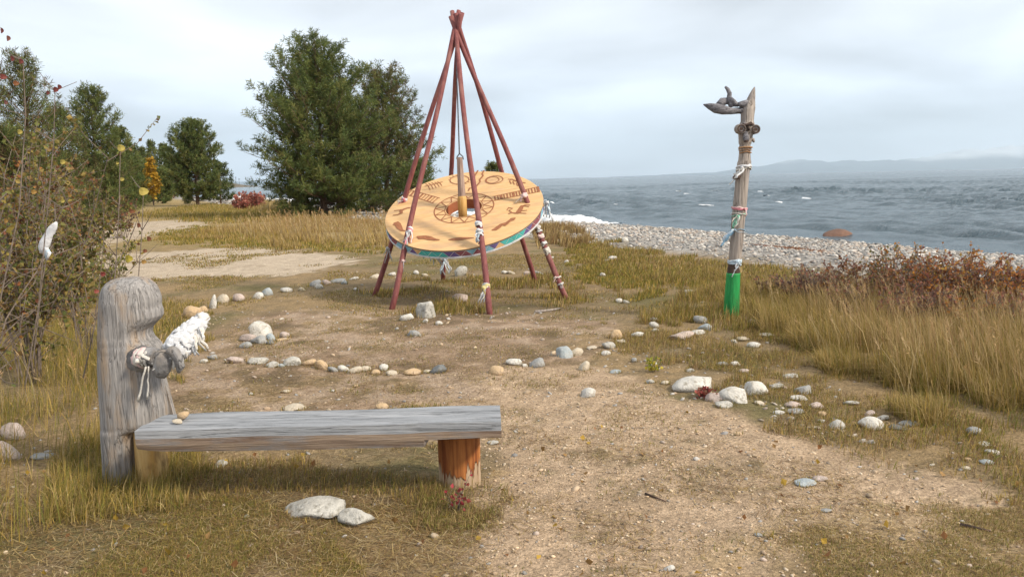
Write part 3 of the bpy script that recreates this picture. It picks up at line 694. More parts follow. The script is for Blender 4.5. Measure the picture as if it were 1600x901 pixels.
    lstroke(np.c_[.262 * np.cos(tt), .262 * np.sin(tt)], .010)
    for i in range(14):
        a0, a1, a2 = i * 2 * np.pi / 14, (i + .5) * 2 * np.pi / 14, (i + 1) * 2 * np.pi / 14
        lstroke([(.27 * np.cos(a0), .27 * np.sin(a0)), (.40 * np.cos(a1), .40 * np.sin(a1))], .014)
        lstroke([(.40 * np.cos(a1), .40 * np.sin(a1)), (.27 * np.cos(a2), .27 * np.sin(a2))], .014)
    def ladder(u0, u1, l0, l1, n, thick):
        stroke([u0, u1], .016, A); stroke([l0, l1], .016, A)
        for i in range(n):
            f = (i + .5) / n
            a = (u0[0] + (u1[0]-u0[0]) * f, u0[1] + (u1[1]-u0[1]) * f); b = (l0[0] + (l1[0]-l0[0]) * f, l0[1] + (l1[1]-l0[1]) * f)
            stroke([a, b], thick[i % len(thick)], A)
    ladder((425, 266), (268, 222), (392, 293), (250, 247), 10, [.018, .018, .035])
    ladder((702, 258), (942, 206), (706, 279), (948, 231), 15, [.022, .022, .045, .022])
    stroke([(345, 205), (390, 195), (440, 181)], .018, A)
    for X in (362, 378, 394, 410, 424): stroke([(X - 12, 183 + (410 - X) * .15), (X + 2, 196 + (390 - X) * .2), (X + 12, 214 + (390 - X) * .35)], .014, A)
    el = lambda cx, cy, rx, ry, th=0, n=41: [(cx + rx * math.cos(q) * math.cos(th) - ry * math.sin(q) * math.sin(th), cy + rx * math.cos(q) * math.sin(th) + ry * math.sin(q) * math.cos(th)) for q in np.linspace(0, 2 * math.pi, n)]
    stroke(el(527, 171, 49, 22, -.08), .016, A)
    for q in np.linspace(0, 2 * math.pi, 15)[:-1]: stroke([(527 + 49 * math.cos(q), 171 + 22 * math.sin(q)), (527 + 57 * math.cos(q), 171 + 26 * math.sin(q))], .014, A)
    stroke([(655, 122), (645, 140), (650, 150), (632, 170), (634, 182), (615, 205), (600, 214), (580, 214), (574, 228)], .028, A)
    stroke([(624, 122), (614, 138), (606, 150), (603, 166), (590, 182)], .028, A)
    stroke(el(708, 171, 46, 20, -.12), .016, A); stroke(el(700, 172, 33, 16, -.12), .014, A)
    stroke([(780, 168), (800, 168), (830, 180), (872, 188)], .022, A)
    for X, Y in ((795, 168), (812, 172), (830, 180)): stroke([(X, Y), (X - 6, Y + 10), (X + 2, Y + 24)], .018, A)
    stroke([(855, 305), (846, 322), (836, 338), (826, 347)], [.05, .075, .085, .05], A)          # deer
    stroke([(896, 303), (870, 302), (852, 308)], .022, A); stroke([(890, 312), (868, 308), (850, 312)], .018, A)
    stroke([(826, 346), (800, 342), (782, 348)], .03, A); stroke([(800, 342), (785, 330), (806, 320), (780, 316)], .02, A); stroke([(783, 318), (774, 330)], .016, A)
    stroke([(838, 332), (862, 332), (880, 330)], .018, A); stroke([(832, 343), (856, 345), (876, 346)], .018, A)
    stroke([(695, 433), (712, 430), (730, 418), (745, 405), (760, 404), (775, 396), (788, 385), (804, 376), (819, 369)], [.02, .07, .08, .06, .10, .06, .05, .085, .02], A)   # swimming otter
    stroke([(305, 466), (322, 472), (345, 470), (372, 476), (400, 483), (424, 484)], [.02, .10, .095, .10, .05, .02], A)       # seal
    stroke([(470, 484), (495, 481), (530, 478), (570, 475), (604, 473)], [.015, .07, .085, .05, .01], A)                    # fish
    stroke([(180, 356), (205, 353), (224, 344), (222, 332), (240, 323), (262, 317), (272, 318)], [.02, .025, .05, .06, .035, .03, .03], A)  # dog
    stroke([(186, 332), (206, 330), (226, 326)], .02, A)
    stroke([(195, 392), (206, 404), (214, 420), (226, 434), (245, 438)], [.08, .10, .09, .05, .02], A); stroke([(180, 404), (200, 406)], .03, A)
    mb.build('painted_figures', M['paint_line'], root)
    # joints between the boards of the head
    for yy in (-.62, .34, .71):
        hw = math.sqrt(1.06 ** 2 - yy * yy)
        for x0, x1 in (((-hw, -.0), (.0, hw)) if abs(yy) > .25 else ((-hw, hw),)):
            mb = MB(); mb.add(dw(np.array([(x0, yy - .003, .0012), (x1, yy - .003 + .01, .0012), (x1, yy + .013, .0012), (x0, yy + .003, .0012)])), [np.array([(0, 1, 2, 3)])]); mb.build('board_joint', M['joint'], root)
    return root
drum()
def hanging_log():
    a, b = at(718, 246, 11.07), at(724, 344, 11.00)
    root = thing('hanging_log', b, 'upright log hung on a dark cord through the hole in the drum', 'log')
    mid = a.lerp(b, .62)
    mb = MB(); mb.tube([a, a.lerp(mid, .5), mid], [.038, .045, .052], 8, wob=.02, seed=3); o = mb.build('upper_log', M['log_grey'], root); o['label'] = 'grey brown faceted upper length'
    mb = MB(); mb.tube([mid, mid.lerp(b, .1), b - Vector((0, 0, .05))], [.055, .062, .058], 16, wob=.03, seed=4); o = mb.build('lower_log', M['log_ochre'], root, smooth=True); o['label'] = 'smooth ochre lower length'
    top = at(712.5, 80, 11.25)
    mb = MB(); e = a + Vector((0, 0, .05)); mb.tube([top, top.lerp(e, .5), e], .009, 6)
    mb.tube([e, a + Vector((.045, 0, .01)), a + Vector((.05, 0, -.03))], .008, 6); mb.tube([e, a + Vector((-.03, 0, .01)), a + Vector((-.04, 0, -.02))], .008, 6)
    mb.build('cord', M['cord'], root)
hanging_log()

# ------------------------------------------------------------------ ribbons and cloths
def ribbon(loc, axis, r, label, mats, bands=2, strips=4, length=.2, width=.02, seed=0, group=None, spread=.05, name='prayer_ribbon', bw=.012, drop=None, dirn=None, messy=.5, part='loose_end'):
    """cloth tied round a pole: wound bands and a knot (the thing's own mesh), loose ends as parts"""
    rs = np.random.RandomState(seed); loc = Vector(loc); ax = Vector(axis).normalized()
    mats = [M['cloth_' + m] for m in mats]
    mb = MB()
    for i in range(bands):
        tilt = (ax + Vector(rs.normal(0, .25 * messy, 3))).normalized()
        u = tilt.orthogonal().normalized(); v = tilt.cross(u)
        c = loc + ax * rs.normal(0, .45 * bw * max(1, bands * .5))
        rr = r * (1.0 + .14 * rs.rand())
        pts = [c + (u * math.cos(t) + v * math.sin(t)) * rr + tilt * .004 * rs.normal() for t in np.linspace(0, 2 * math.pi, 20)]
        mb.tube(pts, [bw * .8 * (.5 + .8 * rs.rand()) for _ in pts], 6, i % len(mats), cap=False, squash=(1.0, .26, tilt))
    f = Vector(dirn).normalized() if dirn else Vector((rs.normal(0, .5), -1, 0)).normalized()
    k = loc + f * r * 1.15
    mb.tube([k + Vector((-bw, 0, bw * .5)), k + f * bw * .8, k + Vector((bw, 0, -bw * .5))], [bw * .6, bw * 1.3, bw * .6], 8, 0, wob=.3, seed=seed)
    root = mb.build(name, mats, None, smooth=True)
    tag(root, label, 'ribbon', group)
    for i in range(strips):
        p = k + Vector(rs.normal(0, .01, 3)); L = length * rs.uniform(.55, 1.1)
        d = Vector((rs.normal(0, spread) * 4, -abs(rs.normal(0, spread)), 0)) + (Vector(drop) if drop else Vector((0, 0, -1)))
        d.normalize(); pts = []; 
        for j in range(7):
            pts.append(p.copy()); p = p + d * L / 6 + Vector(rs.normal(0, .006 * (1 + messy), 3)); d = (d + Vector((0, 0, -.10))).normalized()
        m2 = MB(); m2.tube(pts, [width * .42 * (1 - .3 * j / 6) for j in range(7)], 6, 0, squash=(1.0, .10, Vector((1, rs.normal(0, .5), .2)).normalized()))
        m2.build(part, mats[(i + 1) % len(mats)], root, smooth=True)
    return root
def on_pole(i, py):
    a, b = POLES[i]
    best = min((abs((lambda q: q)(0)) for _ in (0,)), default=0)
    lo, hi = 0.0, 1.0
    d = None
    for k in range(200):
        t = k / 200; p = a.lerp(b, t); q = RM.transposed() @ (p - Vector((0, 0, CAMZ))); y = 450.5 - q.y / -q.z * FPX
        if d is None or abs(y - py) < d[0]: d = (abs(y - py), p, (b - a).normalized())
    return d[1], d[2]
def pole_ribbon(i, py, r=.040, **kw):
    p, ax = on_pole(i, py); return ribbon(p, ax, r, **kw)
pole_ribbon(0, 311, label='pink and white ribbon tied where the farthest left pole meets the drumhead', mats=['pink', 'white'], bands=4, strips=5, length=.16, width=.028, seed=1, drop=(-1, -.2, -.3), bw=.016)
pole_ribbon(1, 362, label='white and pink cloths knotted at the pole foot beside the painted bird', mats=['white', 'palepink', 'pink', 'greycloth'], bands=5, strips=9, length=.20, width=.03, seed=2, drop=(-.5, -.6, -.8), bw=.018, messy=.9)
pole_ribbon(3, 358, label='bulky white cloth bunched round the front pole on the drum edge', mats=['white', 'white', 'paleblue', 'offwhite'], bands=8, strips=14, length=.17, width=.03, seed=3, bw=.020, messy=.9, spread=.03)
pole_ribbon(5, 306, label='pale pink cloth tied low on the pole over the ladder pattern', mats=['palepink', 'offwhite'], bands=4, strips=4, length=.12, width=.04, seed=4, drop=(-.8, -.4, -.4), bw=.024)
pole_ribbon(3, 447, label='cream and yellow ribbon fluttering low on the front leg of the drum', mats=['yellow', 'white', 'greycloth'], bands=4, strips=7, length=.20, width=.03, seed=5, drop=(-.3, -.2, -.9), bw=.022, messy=.9)
for j, (py, m, lab) in enumerate(((358, 'white', 'white rag topmost on the knotted drum leg nearest the lake'), (368, 'palepink', 'pale pink rag second from the top on the knotted drum leg'), (379, 'white', 'white rag bunched third from the top on the knotted drum leg'), (391, 'offwhite', 'off white rag fourth from the top on the knotted drum leg'), (432, 'palepink', 'small pale rag second from the ground on the knotted drum leg'), (443, 'white', 'small white rag lowest on the knotted drum leg'))):
    pole_ribbon(5, py, label=lab, mats=[m, 'offwhite'], bands=4 if j < 4 else 2, strips=2, length=.07, width=.02, seed=20 + j, bw=.019 if j < 4 else .011, group='rags knotted down one drum leg')
pole_ribbon(0, 388, label='dark faded rag under the drum on the leg beside the golden grass', mats=['greycloth'], bands=3, strips=4, length=.18, width=.02, seed=31, bw=.016)
pole_ribbon(1, 408, label='faint pale string wound high on the lower leg of the leftmost pair', mats=['palepink', 'greycloth'], bands=3, strips=2, length=.1, width=.012, seed=32, bw=.010)
for j, (px, py, mm, lab) in enumerate(((673, 403, ['yellow', 'white', 'mint'], 'yellow and white ribbon bunch hanging under the drum from its rim'), (683, 412, ['white', 'paleblue', 'yellow'], 'white and blue ribbon bunch hanging in the middle under the drum'), (697, 408, ['paleblue', 'white', 'greycloth'], 'pale blue ribbons tied round the rear leg below the drum'))):
    p = at(px, py - 4, 11.0 if j < 2 else POLES[2][0].y - .25)
    if j == 2:
        pole_ribbon(2, 404, label=lab, mats=mm, bands=6, strips=9, length=.30, width=.03, seed=40 + j, bw=.026, messy=1.1, spread=.09)
    else:
        p = Vector(p); p.z = max(p.z, .72)
        ribbon(p, (1, 0, 0), .02, lab, mm, bands=4, strips=10, length=.22, width=.03, seed=40 + j, bw=.02, messy=1.2, spread=.12)
pe = dw(np.array([[DR + .02, -.12, -.03]]))[0]
ribbon(pe, (0, 1, 0.2), .03, 'white ribbon hanging off the drum rim at its lakeward end', ['white', 'paleblue'], bands=3, strips=6, length=.22, width=.03, seed=45, bw=.02)

def branch_cloth():
    rs = np.random.RandomState(5)
    a, b, c = at(272, 549, IY - .18), at(292, 527, IY - .14), at(316, 497, IY - .09)
    mb = MB(); mats = [M['cloth_white'], M['cloth_offwhite'], M['cloth_greycloth']]
    def P(t): return a.lerp(b, t * 2) if t < .5 else b.lerp(c, t * 2 - 1)
    def Rr(t): return .043 + .020 * math.sin(math.pi * min(1, t * 1.1 + .12)) - .02 * max(0, t - .8) / .2
    ax0 = (c - a).normalized()
    for i in range(34):
        t = i / 33 + rs.normal(0, .012); t = min(max(t, 0), 1); cpt = P(t)
        ax = (ax0 + Vector(rs.normal(0, .30, 3))).normalized(); u = ax.orthogonal().normalized(); v = ax.cross(u)
        rr = Rr(t) * rs.uniform(.96, 1.10); ph = rs.rand() * 6
        pts = [cpt + (u * math.cos(q) + v * math.sin(q)) * rr * (1 + .05 * math.sin(3 * q + ph) + .035 * math.sin(7 * q + ph * 2)) for q in np.linspace(0, 2 * math.pi, 26)]
        mb.tube(pts, [.030 * (.5 + .7 * rs.rand()) for _ in pts], 6, 0 if rs.rand() < .9 else 1, cap=False, squash=(1.0, .16, ax))
    mb.tube([a, P(.25), b, P(.75), c], [Rr(0), Rr(.25), Rr(.5), Rr(.75), .03], 14, 0, wob=.1, seed=3)
    root = mb.build('wrapped_cloth', mats, smooth=True)
    tag(root, 'thick white cloth strips wound round the branch arm of the carved post', 'cloth')
    for i in range(30):
        t = rs.uniform(0.02, 1); p = P(t) + Vector((rs.normal(0, .02), -.06, -.02)); L = rs.uniform(.04, .11); d = Vector((rs.normal(.1, .35), -rs.uniform(0, .3), -1)).normalized()
        if t > .93: d = Vector((rs.normal(.3, .5), -.2, rs.uniform(-.2, .8))).normalized(); L = .08; p = Vector(c)
        pts = []
        for j in range(6): pts.append(p.copy()); p = p + d * L / 5 + Vector(rs.normal(0, .005, 3))
        m2 = MB(); m2.tube(pts, [.013 * (1 - .12 * j) for j in range(6)], 6, 0, squash=(1, .16, Vector((1, rs.normal(0, .6), .3)).normalized()))
        m2.build('loose_strip', mats[i % 2], root, smooth=True)
branch_cloth()
def knot_ribbon():
    rs = np.random.RandomState(9); c = at(229, 559, IY - .15); ax = Vector((1, -.3, -.05)).normalized()
    root = ribbon(c, ax, .050, 'pale ribbon tied at the base of the branch arm with two dangling ends', ['offwhite', 'palepink'], bands=6, strips=0, seed=50, bw=.015, name='prayer_ribbon', messy=.8)
    for (x0, y0, x1, y1, w) in ((228, 572, 215, 628, 2.6), (232, 572, 230, 624, 2.0), (234, 560, 216, 552, 5), (238, 566, 246, 580, 3)):
        pts = [at(x0, y0, IY - .24).lerp(at(x1, y1, IY - .22), j / 7) + Vector(rs.normal(0, .002, 3)) for j in range(8)]
        m2 = MB(); m2.tube(pts, [w * .0019 * (1 + .25 * (j > 5)) for j in range(8)], 6, 0, squash=(1, .25, Vector((1, .2, .1)))); m2.build('loose_end', M['cloth_offwhite'], root, smooth=True)
knot_ribbon()
def shrub_cloth():
    rs = np.random.RandomState(2); p = gp(78, 520); Y = 5.0
    a, b = at(86, 351, Y), at(66, 388, Y)
    mb = MB()
    mb.tube([a + Vector((.012, 0, .016)), a, a.lerp(b, .2), a.lerp(b, .4), a.lerp(b, .6), a.lerp(b, .8), b, b + Vector((-.012, 0, -.03))], [.006, .02, .026, .024, .030, .034, .028, .008], 14, wob=.35, seed=4, squash=(1.0, .5, Vector((1, 0, .3))))
    root = mb.build('knotted_cloth', M['cloth_white'], smooth=True)
    tag(root, 'white cloth knotted on a bare twig among the brown shrubs', 'cloth')
    for i in range(5):
        q = a.lerp(b, .6 + .08 * i); m2 = MB()
        m2.tube([q, q + Vector((-.02 + .015 * i, -.01, -.04)), q + Vector((-.03 + .012 * i, -.01, -.085))], [.014, .012, .005], 6, squash=(1, .3, Vector((1, .3, 0)))); m2.build('loose_end', M['cloth_paleblue' if i % 2 else 'cloth_white'], root, smooth=True)
shrub_cloth()

# ------------------------------------------------------------------ carved totem pole
TY = 9.06
def totem():
    base = gp(1142, 497)
    root = thing('carved_totem_pole', base, 'tall pale wooden totem pole with carved face, bird shaped root and green foot', 'totem pole')
    s = TY / FPX
    tab = [(432, 1146.0, 18), (415, 1147.5, 18.5), (400, 1149, 20), (375, 1151.5, 21), (350, 1153, 22), (325, 1155.5, 22.5), (300, 1158, 22), (280, 1159.5, 22), (270, 1160.5, 22.5), (262, 1162, 21), (258, 1162.5, 22.5), (254, 1163, 23), (251, 1163.3, 20.5), (240, 1163.5, 18.5), (236, 1163.6, 18), (234, 1163.7, 21), (231, 1163.8, 21.5), (229, 1163.9, 17.5), (226, 1164, 17.5), (224, 1164, 21), (218, 1164.5, 22), (210, 1165, 24), (205, 1166, 26), (200, 1166.5, 28), (194, 1167, 25), (190, 1167.5, 21), (180, 1168, 22), (170, 1169, 23), (163, 1171, 19), (157, 1173, 14.5), (150, 1175, 11), (144, 1176.5, 7.5), (139, 1178, 4), (136, 1179, 1.5)]
    rows = []
    for py, cx, w in tab[::1]:
        w *= .93
        A, B = at(cx - w / 2, py, TY), at(cx + w / 2, py, TY); r = (B.x - A.x) / 2
        rows.append(((A.z + B.z) / 2, A.x, B.x, TY - r * 1.0, TY + r * 1.0))
    rr = interp_rows(rows, .018)
    mb = MB(); lofted(mb, [tuple(q) for q in rr], n=32, expo=2.1, seed=33, grain=0.006)
    mb.build('carved_trunk', M['totem_wood'], root, smooth=True)
    mb = MB(); rows = []
    for py, cx, w in ((499, 1142, 25.5), (470, 1143.3, 24), (445, 1144.8, 22.5), (426, 1146, 21)):
        A, B = at(cx - w / 2, py, TY), at(cx + w / 2, py, TY); r = (B.x - A.x) / 2
        rows.append(((A.z + B.z) / 2, A.x, B.x, TY - r, TY + r))
    rows[0] = (-.08,) + rows[0][1:]
    lofted(mb, [tuple(q) for q in interp_rows(rows, .03)], n=32, expo=2.05, seed=35, grain=0.005)
    mb.build('green_foot', M['green'], root, smooth=True)
    mb = MB(); A, B = at(1136, 425, TY), at(1156, 425, TY); r = (B.x - A.x) / 2
    rows = [(at(1146, 427, TY).z, A.x, B.x, TY - r, TY + r), (at(1146.5, 412, TY).z, A.x + .012, B.x - .006, TY - r + .008, TY + r - .008)]
    lofted(mb, [tuple(q) for q in interp_rows(rows, .02)], n=24, expo=2.05, seed=37, grain=.004); mb.build('charred_ring', M['totem_dark'], root, smooth=True)
    # bird-shaped root at the top
    f = lambda px, py, dy=0: at(px, py, TY + dy)
    mb = MB()
    mb.tube([f(1166, 172), f(1154, 173), f(1143, 174, -.03), f(1130, 172, -.04), f(1118, 169, -.03), f(1108, 166), f(1099, 163.5)], [.05, .033, .036, .050, .053, .034, .006], 14, wob=.14, seed=1)
    mb.tube([f(1122, 164, -.02), f(1129, 159, .02), f(1137, 158, .03), f(1144, 162), f(1150, 166)], [.03, .045, .036, .024, .012], 12, wob=.15, seed=2)
    mb.tube([f(1143, 168), f(1141, 160), f(1139, 153), f(1140, 146), f(1137, 140), f(1133, 135.5)], [.030, .030, .026, .026, .020, .012], 12, wob=.15, seed=3)
    mb.tube([f(1140, 152, -.02), f(1146, 158, -.03), f(1151, 163, -.02), f(1152, 166)], [.018, .024, .022, .014], 10, wob=.15, seed=4)
    mb.build('bird_shaped_root', M['totem_grey'], root, smooth=True)
    mb = MB()
    mb.tube([f(1172, 161), f(1164, 162, -.02), f(1157, 163, -.03), f(1153.5, 163, -.03)], [.040, .038, .030, .022], 12, wob=.12, seed=5)
    mb.build('root_stub', M['totem_grey'], root, smooth=True)
    # carved face: two ringed eyes, nose, mouth
    for px, py, R_, dy in ((1158.5, 201, .050, -.125), (1181, 202, .050, -.085)):
        c = f(px, py, dy)
        mb = MB(); mb.tube([c + Vector((0, .10, 0)), c + Vector((0, .0, 0))], [R_ * 1.05, R_ * 1.0], 20)
        o = mb.build('eye', M['totem_wood'], root, smooth=False)
        for k, (ra, rb, mt) in enumerate(((.60, .88, 'totem_dark'), (.02, .34, 'totem_dark'))):
            m2 = MB(); n = 20; t = np.arange(n) / n * 2 * np.pi; y = c.y - .004 - .002 * 0
            prof = [(ra, 0.002), (ra + .04, -.010), (rb - .04, -.010), (rb, 0.002)]
            V = np.concatenate([np.c_[c.x + R_ * q * np.cos(t), np.full(n, c.y + yy), c.z + R_ * q * np.sin(t)] for q, yy in prof])
            m2.add(V, [np.array([(i*n+j, i*n+(j+1) % n, (i+1)*n+(j+1) % n, (i+1)*n+j) for i in range(3) for j in range(n)])])
            m2.build('eye_ring', M[mt], o)
    mb = MB(); mb.tube([f(1166, 204, -.02), f(1176, 203, -.02), f(1183, 202, -.0)], [.06, .055, .045], 14, wob=.1); mb.tube([f(1172, 196), f(1174, 194, -.05), f(1172, 190)], [.02, .02, .015], 8); mb.build('eye_knot', M['totem_grey'], root, smooth=True)
    mb = MB(); mb.tube([f(1160, 194, -.07), f(1166, 196, -.10), f(1173, 193, -.10), f(1178, 196, -.06)], [.010, .018, .020, .010], 10, wob=.15); mb.tube([f(1169, 197, -.095), f(1170, 204, -.10)], [.014, .016], 10); mb.build('brow_shadow', M['totem_dark'], root, smooth=True)  # dark bars modelled in place of the shadow between the eyes
    mb = MB(); mb.tube([f(1165, 206, -.08), f(1165.5, 212, -.11), f(1166, 217, -.13), f(1166, 221, -.125)], [.018, .030, .034, .028], 12, squash=(1.05, .9, Vector((1, 0, 0))))
    o = mb.build('nose', M['totem_grey'], root, smooth=True)
    m2 = MB(); m2.tube([f(1166, 219, -.155), f(1166, 222, -.15)], [.018, .024], 10); m2.build('nostril', M['totem_dark'], o)
    mb = MB()
    def arc(py, r_, th, col, amp, a0=-1.25, a1=1.15):
        c = f(1163.8, py); pts = [Vector((c.x + r_ * math.sin(q), c.y - r_ * math.cos(q), c.z + amp * math.cos(q * 3))) for q in np.linspace(a0, a1, 18)]
        mb.tube(pts, th, 8, col)
    arc(230.5, .0745, .010, 0, .002); arc(238, .066, .008, 0, .006); arc(234.5, .0715, .005, 0, .004)
    mb.build('mouth', M['mouth'], root, smooth=True)
    mb = MB(); mb.tube([f(1154, 276, -.06), f(1149, 277, -.09), f(1146.5, 278, -.10)], [.03, .028, .018], 10, wob=.15); mb.build('knot', M['totem_dark'], root, smooth=True)
    mb = MB(); mb.tube([f(1172, 216), f(1177, 219, -.02), f(1178, 222)], [.022, .02, .01], 8); mb.build('ear_stub', M['totem_wood'], root, smooth=True)
totem()
ax = (at(1163, 250, TY) - at(1149, 400, TY)).normalized()
ribbon(at(1162, 262, TY), ax, .077, 'white cloth tied below the carved mouth of the totem pole', ['white', 'offwhite'], bands=3, strips=5, length=.24, width=.03, seed=61, bw=.014, drop=(-1, -.1, -.75), dirn=(-.5, -1, 0), messy=.9)
ribbon(at(1155.3, 326, TY), ax, .080, 'pink band tied round the middle of the totem pole', ['pink', 'palepink'], bands=3, strips=1, length=.10, width=.02, seed=62, bw=.009)
ribbon(at(1154, 336, TY), ax, .080, 'green string with long grey ends under the pink band', ['mint', 'offwhite'], bands=2, strips=5, length=.24, width=.03, seed=63, bw=.006, drop=(-.7, -.1, -1), dirn=(-.4, -1, 0))
ribbon(at(1152.5, 359, TY), ax, .078, 'blue cloth hanging off a thin white string on the totem pole', ['paleblue', 'blue', 'blue'], bands=2, strips=4, length=.17, width=.035, seed=64, bw=.006, drop=(-.9, -.1, -.9), dirn=(-.8, -.8, 0))
ribbon(at(1148, 408, TY), ax, .070, 'pale blue cloth wound just above the green foot of the totem pole', ['paleblue', 'white', 'paleblue'], bands=5, strips=3, length=.14, width=.02, seed=65, bw=.013, messy=1.0)

# ------------------------------------------------------------------ trees
def needles(mb, P, D, L, r, per=16, nl=.16, nw=.022, cols=((.05, .075, .03),), spreadk=.75):
    """bottle-brush shoots: P start points, D directions, L lengths"""
    n = len(P); rs = r
    D = D / np.linalg.norm(D, axis=1)[:, None]
    u = np.cross(D, rs.normal(size=(n, 3))); u /= np.linalg.norm(u, axis=1)[:, None]; v = np.cross(D, u)
    t = rs.uniform(0.1, 1.0, (n, per)); a = rs.uniform(0, 2 * np.pi, (n, per))
    rad = np.cos(a)[..., None] * u[:, None] + np.sin(a)[..., None] * v[:, None]
    b = P[:, None] + D[:, None] * (L[:, None] * t)[..., None]
    d = D[:, None] * (1 - spreadk * .55) + rad * spreadk; d /= np.linalg.norm(d, axis=2)[..., None]
    ln = nl * rs.uniform(.7, 1.2, (n, per)) * (1.1 - .4 * t)
    tip = b + d * ln[..., None]
    side = np.cross(d, rs.normal(size=d.shape)); side /= np.linalg.norm(side, axis=2)[..., None]
    w = nw * rs.uniform(.7, 1.3, (n, per))[..., None] * side
    m = b + d * (ln * .35)[..., None]
    V = np.stack([b - w * .35, b + w * .35, m + w * .5, tip, m - w * .5], 2).reshape(-1, 3)
    N = n * per; i = np.arange(N)[:, None] * 5
    F = [np.concatenate([i + np.array([0, 1, 2]), i + np.array([0, 2, 4]), i + np.array([4, 2, 3])])]
    C = np.array(cols)[rs.randint(0, len(cols), n)] * rs.uniform(.75, 1.3, (n, 1))
    C = np.repeat(C, per, 0) * rs.uniform(.8, 1.25, (N, 1))
    mb.add(V, F, 0, np.repeat(C, 5, 0))
PINE = [(.105, .132, .040), (.125, .145, .040), (.085, .118, .042), (.155, .155, .050), (.110, .135, .046)]
PINE_BROWN = PINE + [(.14, .11, .05), (.12, .11, .045), (.13, .10, .055)]
def pine_mesh(Hh, R, seed, whorls=20, per=5, shoots=1.0, cols=PINE, base=0.03, prof=None, nl=.2, nw=.03, bare=False, npn=16, lean=0.0):
    r = np.random.RandomState(seed)
    tr = MB(); k = 14
    tpts = [Vector((lean * Hh * (i / k) ** 2 + .05 * math.sin(i * 1.3 + seed) * Hh * .03, .04 * math.cos(i + seed) * Hh * .03, -0.15 + (Hh + .0) * .97 * i / k)) for i in range(k + 1)]
    r0 = Hh * .020 + .03
    tr.tube(tpts, [r0 * (1 - .93 * i / k) for i in range(k + 1)], 10, wob=.12, seed=seed)
    prof = prof or [(0, .72), (.12, .95), (.3, 1.0), (.5, .84), (.7, .58), (.85, .34), (.95, .15), (1, .05)]
    pa, pb = zip(*prof)
    P, D, L = [], [], []
    for wi in range(whorls):
        th = base + (1 - base) * (wi + r.uniform(-.3, .3)) / whorls
        th = min(max(th, base), .985)
        nb = per if th < .9 else 3
        z0 = th * Hh; a0 = r.uniform(0, 6.28)
        for bi in range(nb):
            a = a0 + bi * 2 * math.pi / nb + r.normal(0, .25)
            bl = R * np.interp(th, pa, pb) * r.uniform(.62, 1.18)
            el = math.radians(5 + 50 * th ** 1.6 + r.normal(0, 7)); up = .28 + .25 * th
            dh = Vector((math.cos(a), math.sin(a), 0))
            o = Vector((lean * Hh * th ** 2, 0, z0))
            f = lambda s: o + dh * (bl * s * math.cos(el)) + Vector((0, 0, bl * (math.sin(el) * s - .20 * (1 - th) * s + up * s * s * .8)))
            pts = [f(s) for s in (0, .25, .5, .75, 1)]
            br = max(.006, .008 + .012 * bl / 3)
            tr.tube(pts, [br * 1.6, br * 1.3, br, br * .7, br * .3], 5, cap=False)
            ns = max(3, int(shoots * bl * 4.2))
            for si in range(ns):
                s = .22 + .78 * (si + r.rand()) / ns
                q = f(s); tg = (f(min(1.0, s + .05)) - f(s - .05)).normalized()
                sl = min(.26 * bl * (1.15 - s) + .22, 1.0) * r.uniform(.7, 1.25)
                sd = tg.cross(Vector((0, 0, 1))).normalized() * (1 if si % 2 else -1)
                dd = (tg * .75 + sd * r.uniform(.3, 1.0) + Vector((0, 0, r.uniform(.1, .65)))).normalized()
                if sl > .45: tr.tube([q, q + dd * sl * .6], [br * .45, br * .2], 4, cap=False)
                m = max(1, int(sl / (nl * .85)))
                for j in range(m):
                    pj = q + dd * (sl * (j + .3) / m)
                    d2 = (dd * .8 + Vector(r.normal(0, .42, 3)) + Vector((0, 0, .55 + .35 * th))).normalized()
                    P.append(tuple(pj)); D.append(tuple(d2)); L.append(nl * 1.6 * r.uniform(.5, 1.5))
            for j in range(3):
                P.append(tuple(pts[-1] - dh * .05)); d2 = (dh * .6 + Vector(r.normal(0, .3, 3)) + Vector((0, 0, .6 + .5 * th))).normalized(); D.append(tuple(d2)); L.append(nl * 2.0)
    for j in range(7):
        P.append((lean * Hh, 0, Hh * (.97 - .014 * j))); d2 = Vector((r.normal(0, .35), r.normal(0, .35), 1)).normalized(); D.append(tuple(d2)); L.append(nl * 2.2)
    cr = MB(); needles(cr, np.array(P), np.array(D), np.array(L), r, npn, nl, nw, cols)
    return tr, cr
def pine_at(px, pby, pty, halfw, label, seed, group=None, name='pine_tree', dist=None, cat='pine tree', **kw):
    p = gp(px, pby)
    if dist: p = at(px, pby, dist); p.z = float(height(p.x, p.y))
    Hh = at(px, pty, p.y).z - p.z; R = halfw / FPX * p.y
    Hh *= .93; R *= .90
    far = p.y / 40
    kw.setdefault('nl', .20 * max(1, far ** .6)); kw.setdefault('nw', .026 * max(.6, far))
    tr, cr = pine_mesh(Hh, R, seed, **kw)
    root = thing(name, p, label, cat, group)
    for mb in (tr, cr): mb.V = [v + np.array(p) for v in mb.V]
    tr.build('trunk', M['bark'], root, smooth=True); cr.build('crown', M['needle'], root)
    return root
BUSHY = [(0, .80), (.08, .95), (.22, 1.0), (.38, .97), (.55, .85), (.7, .68), (.82, .50), (.92, .28), (1, .06)]
ROUND = [(0, .85), (.3, 1.0), (.6, .9), (.8, .62), (1, .1)]
pine_at(507, 337, 68, 112, 'largest bushy green pine, in front beside the drum', 1, whorls=34, per=8, prof=BUSHY, shoots=1.25, npn=15, lean=-.01, base=.015, nl=.27, nw=.028)
pine_at(606, 334, 112, 90, 'browner pine with open top just behind the largest pine', 2, whorls=25, per=7, prof=[(0, .9), (.2, 1.0), (.4, .95), (.6, .72), (.75, .62), (.88, .40), (1, .08)], cols=PINE_BROWN, shoots=1.4, npn=13, dist=46, base=.02, nl=.28, nw=.031)
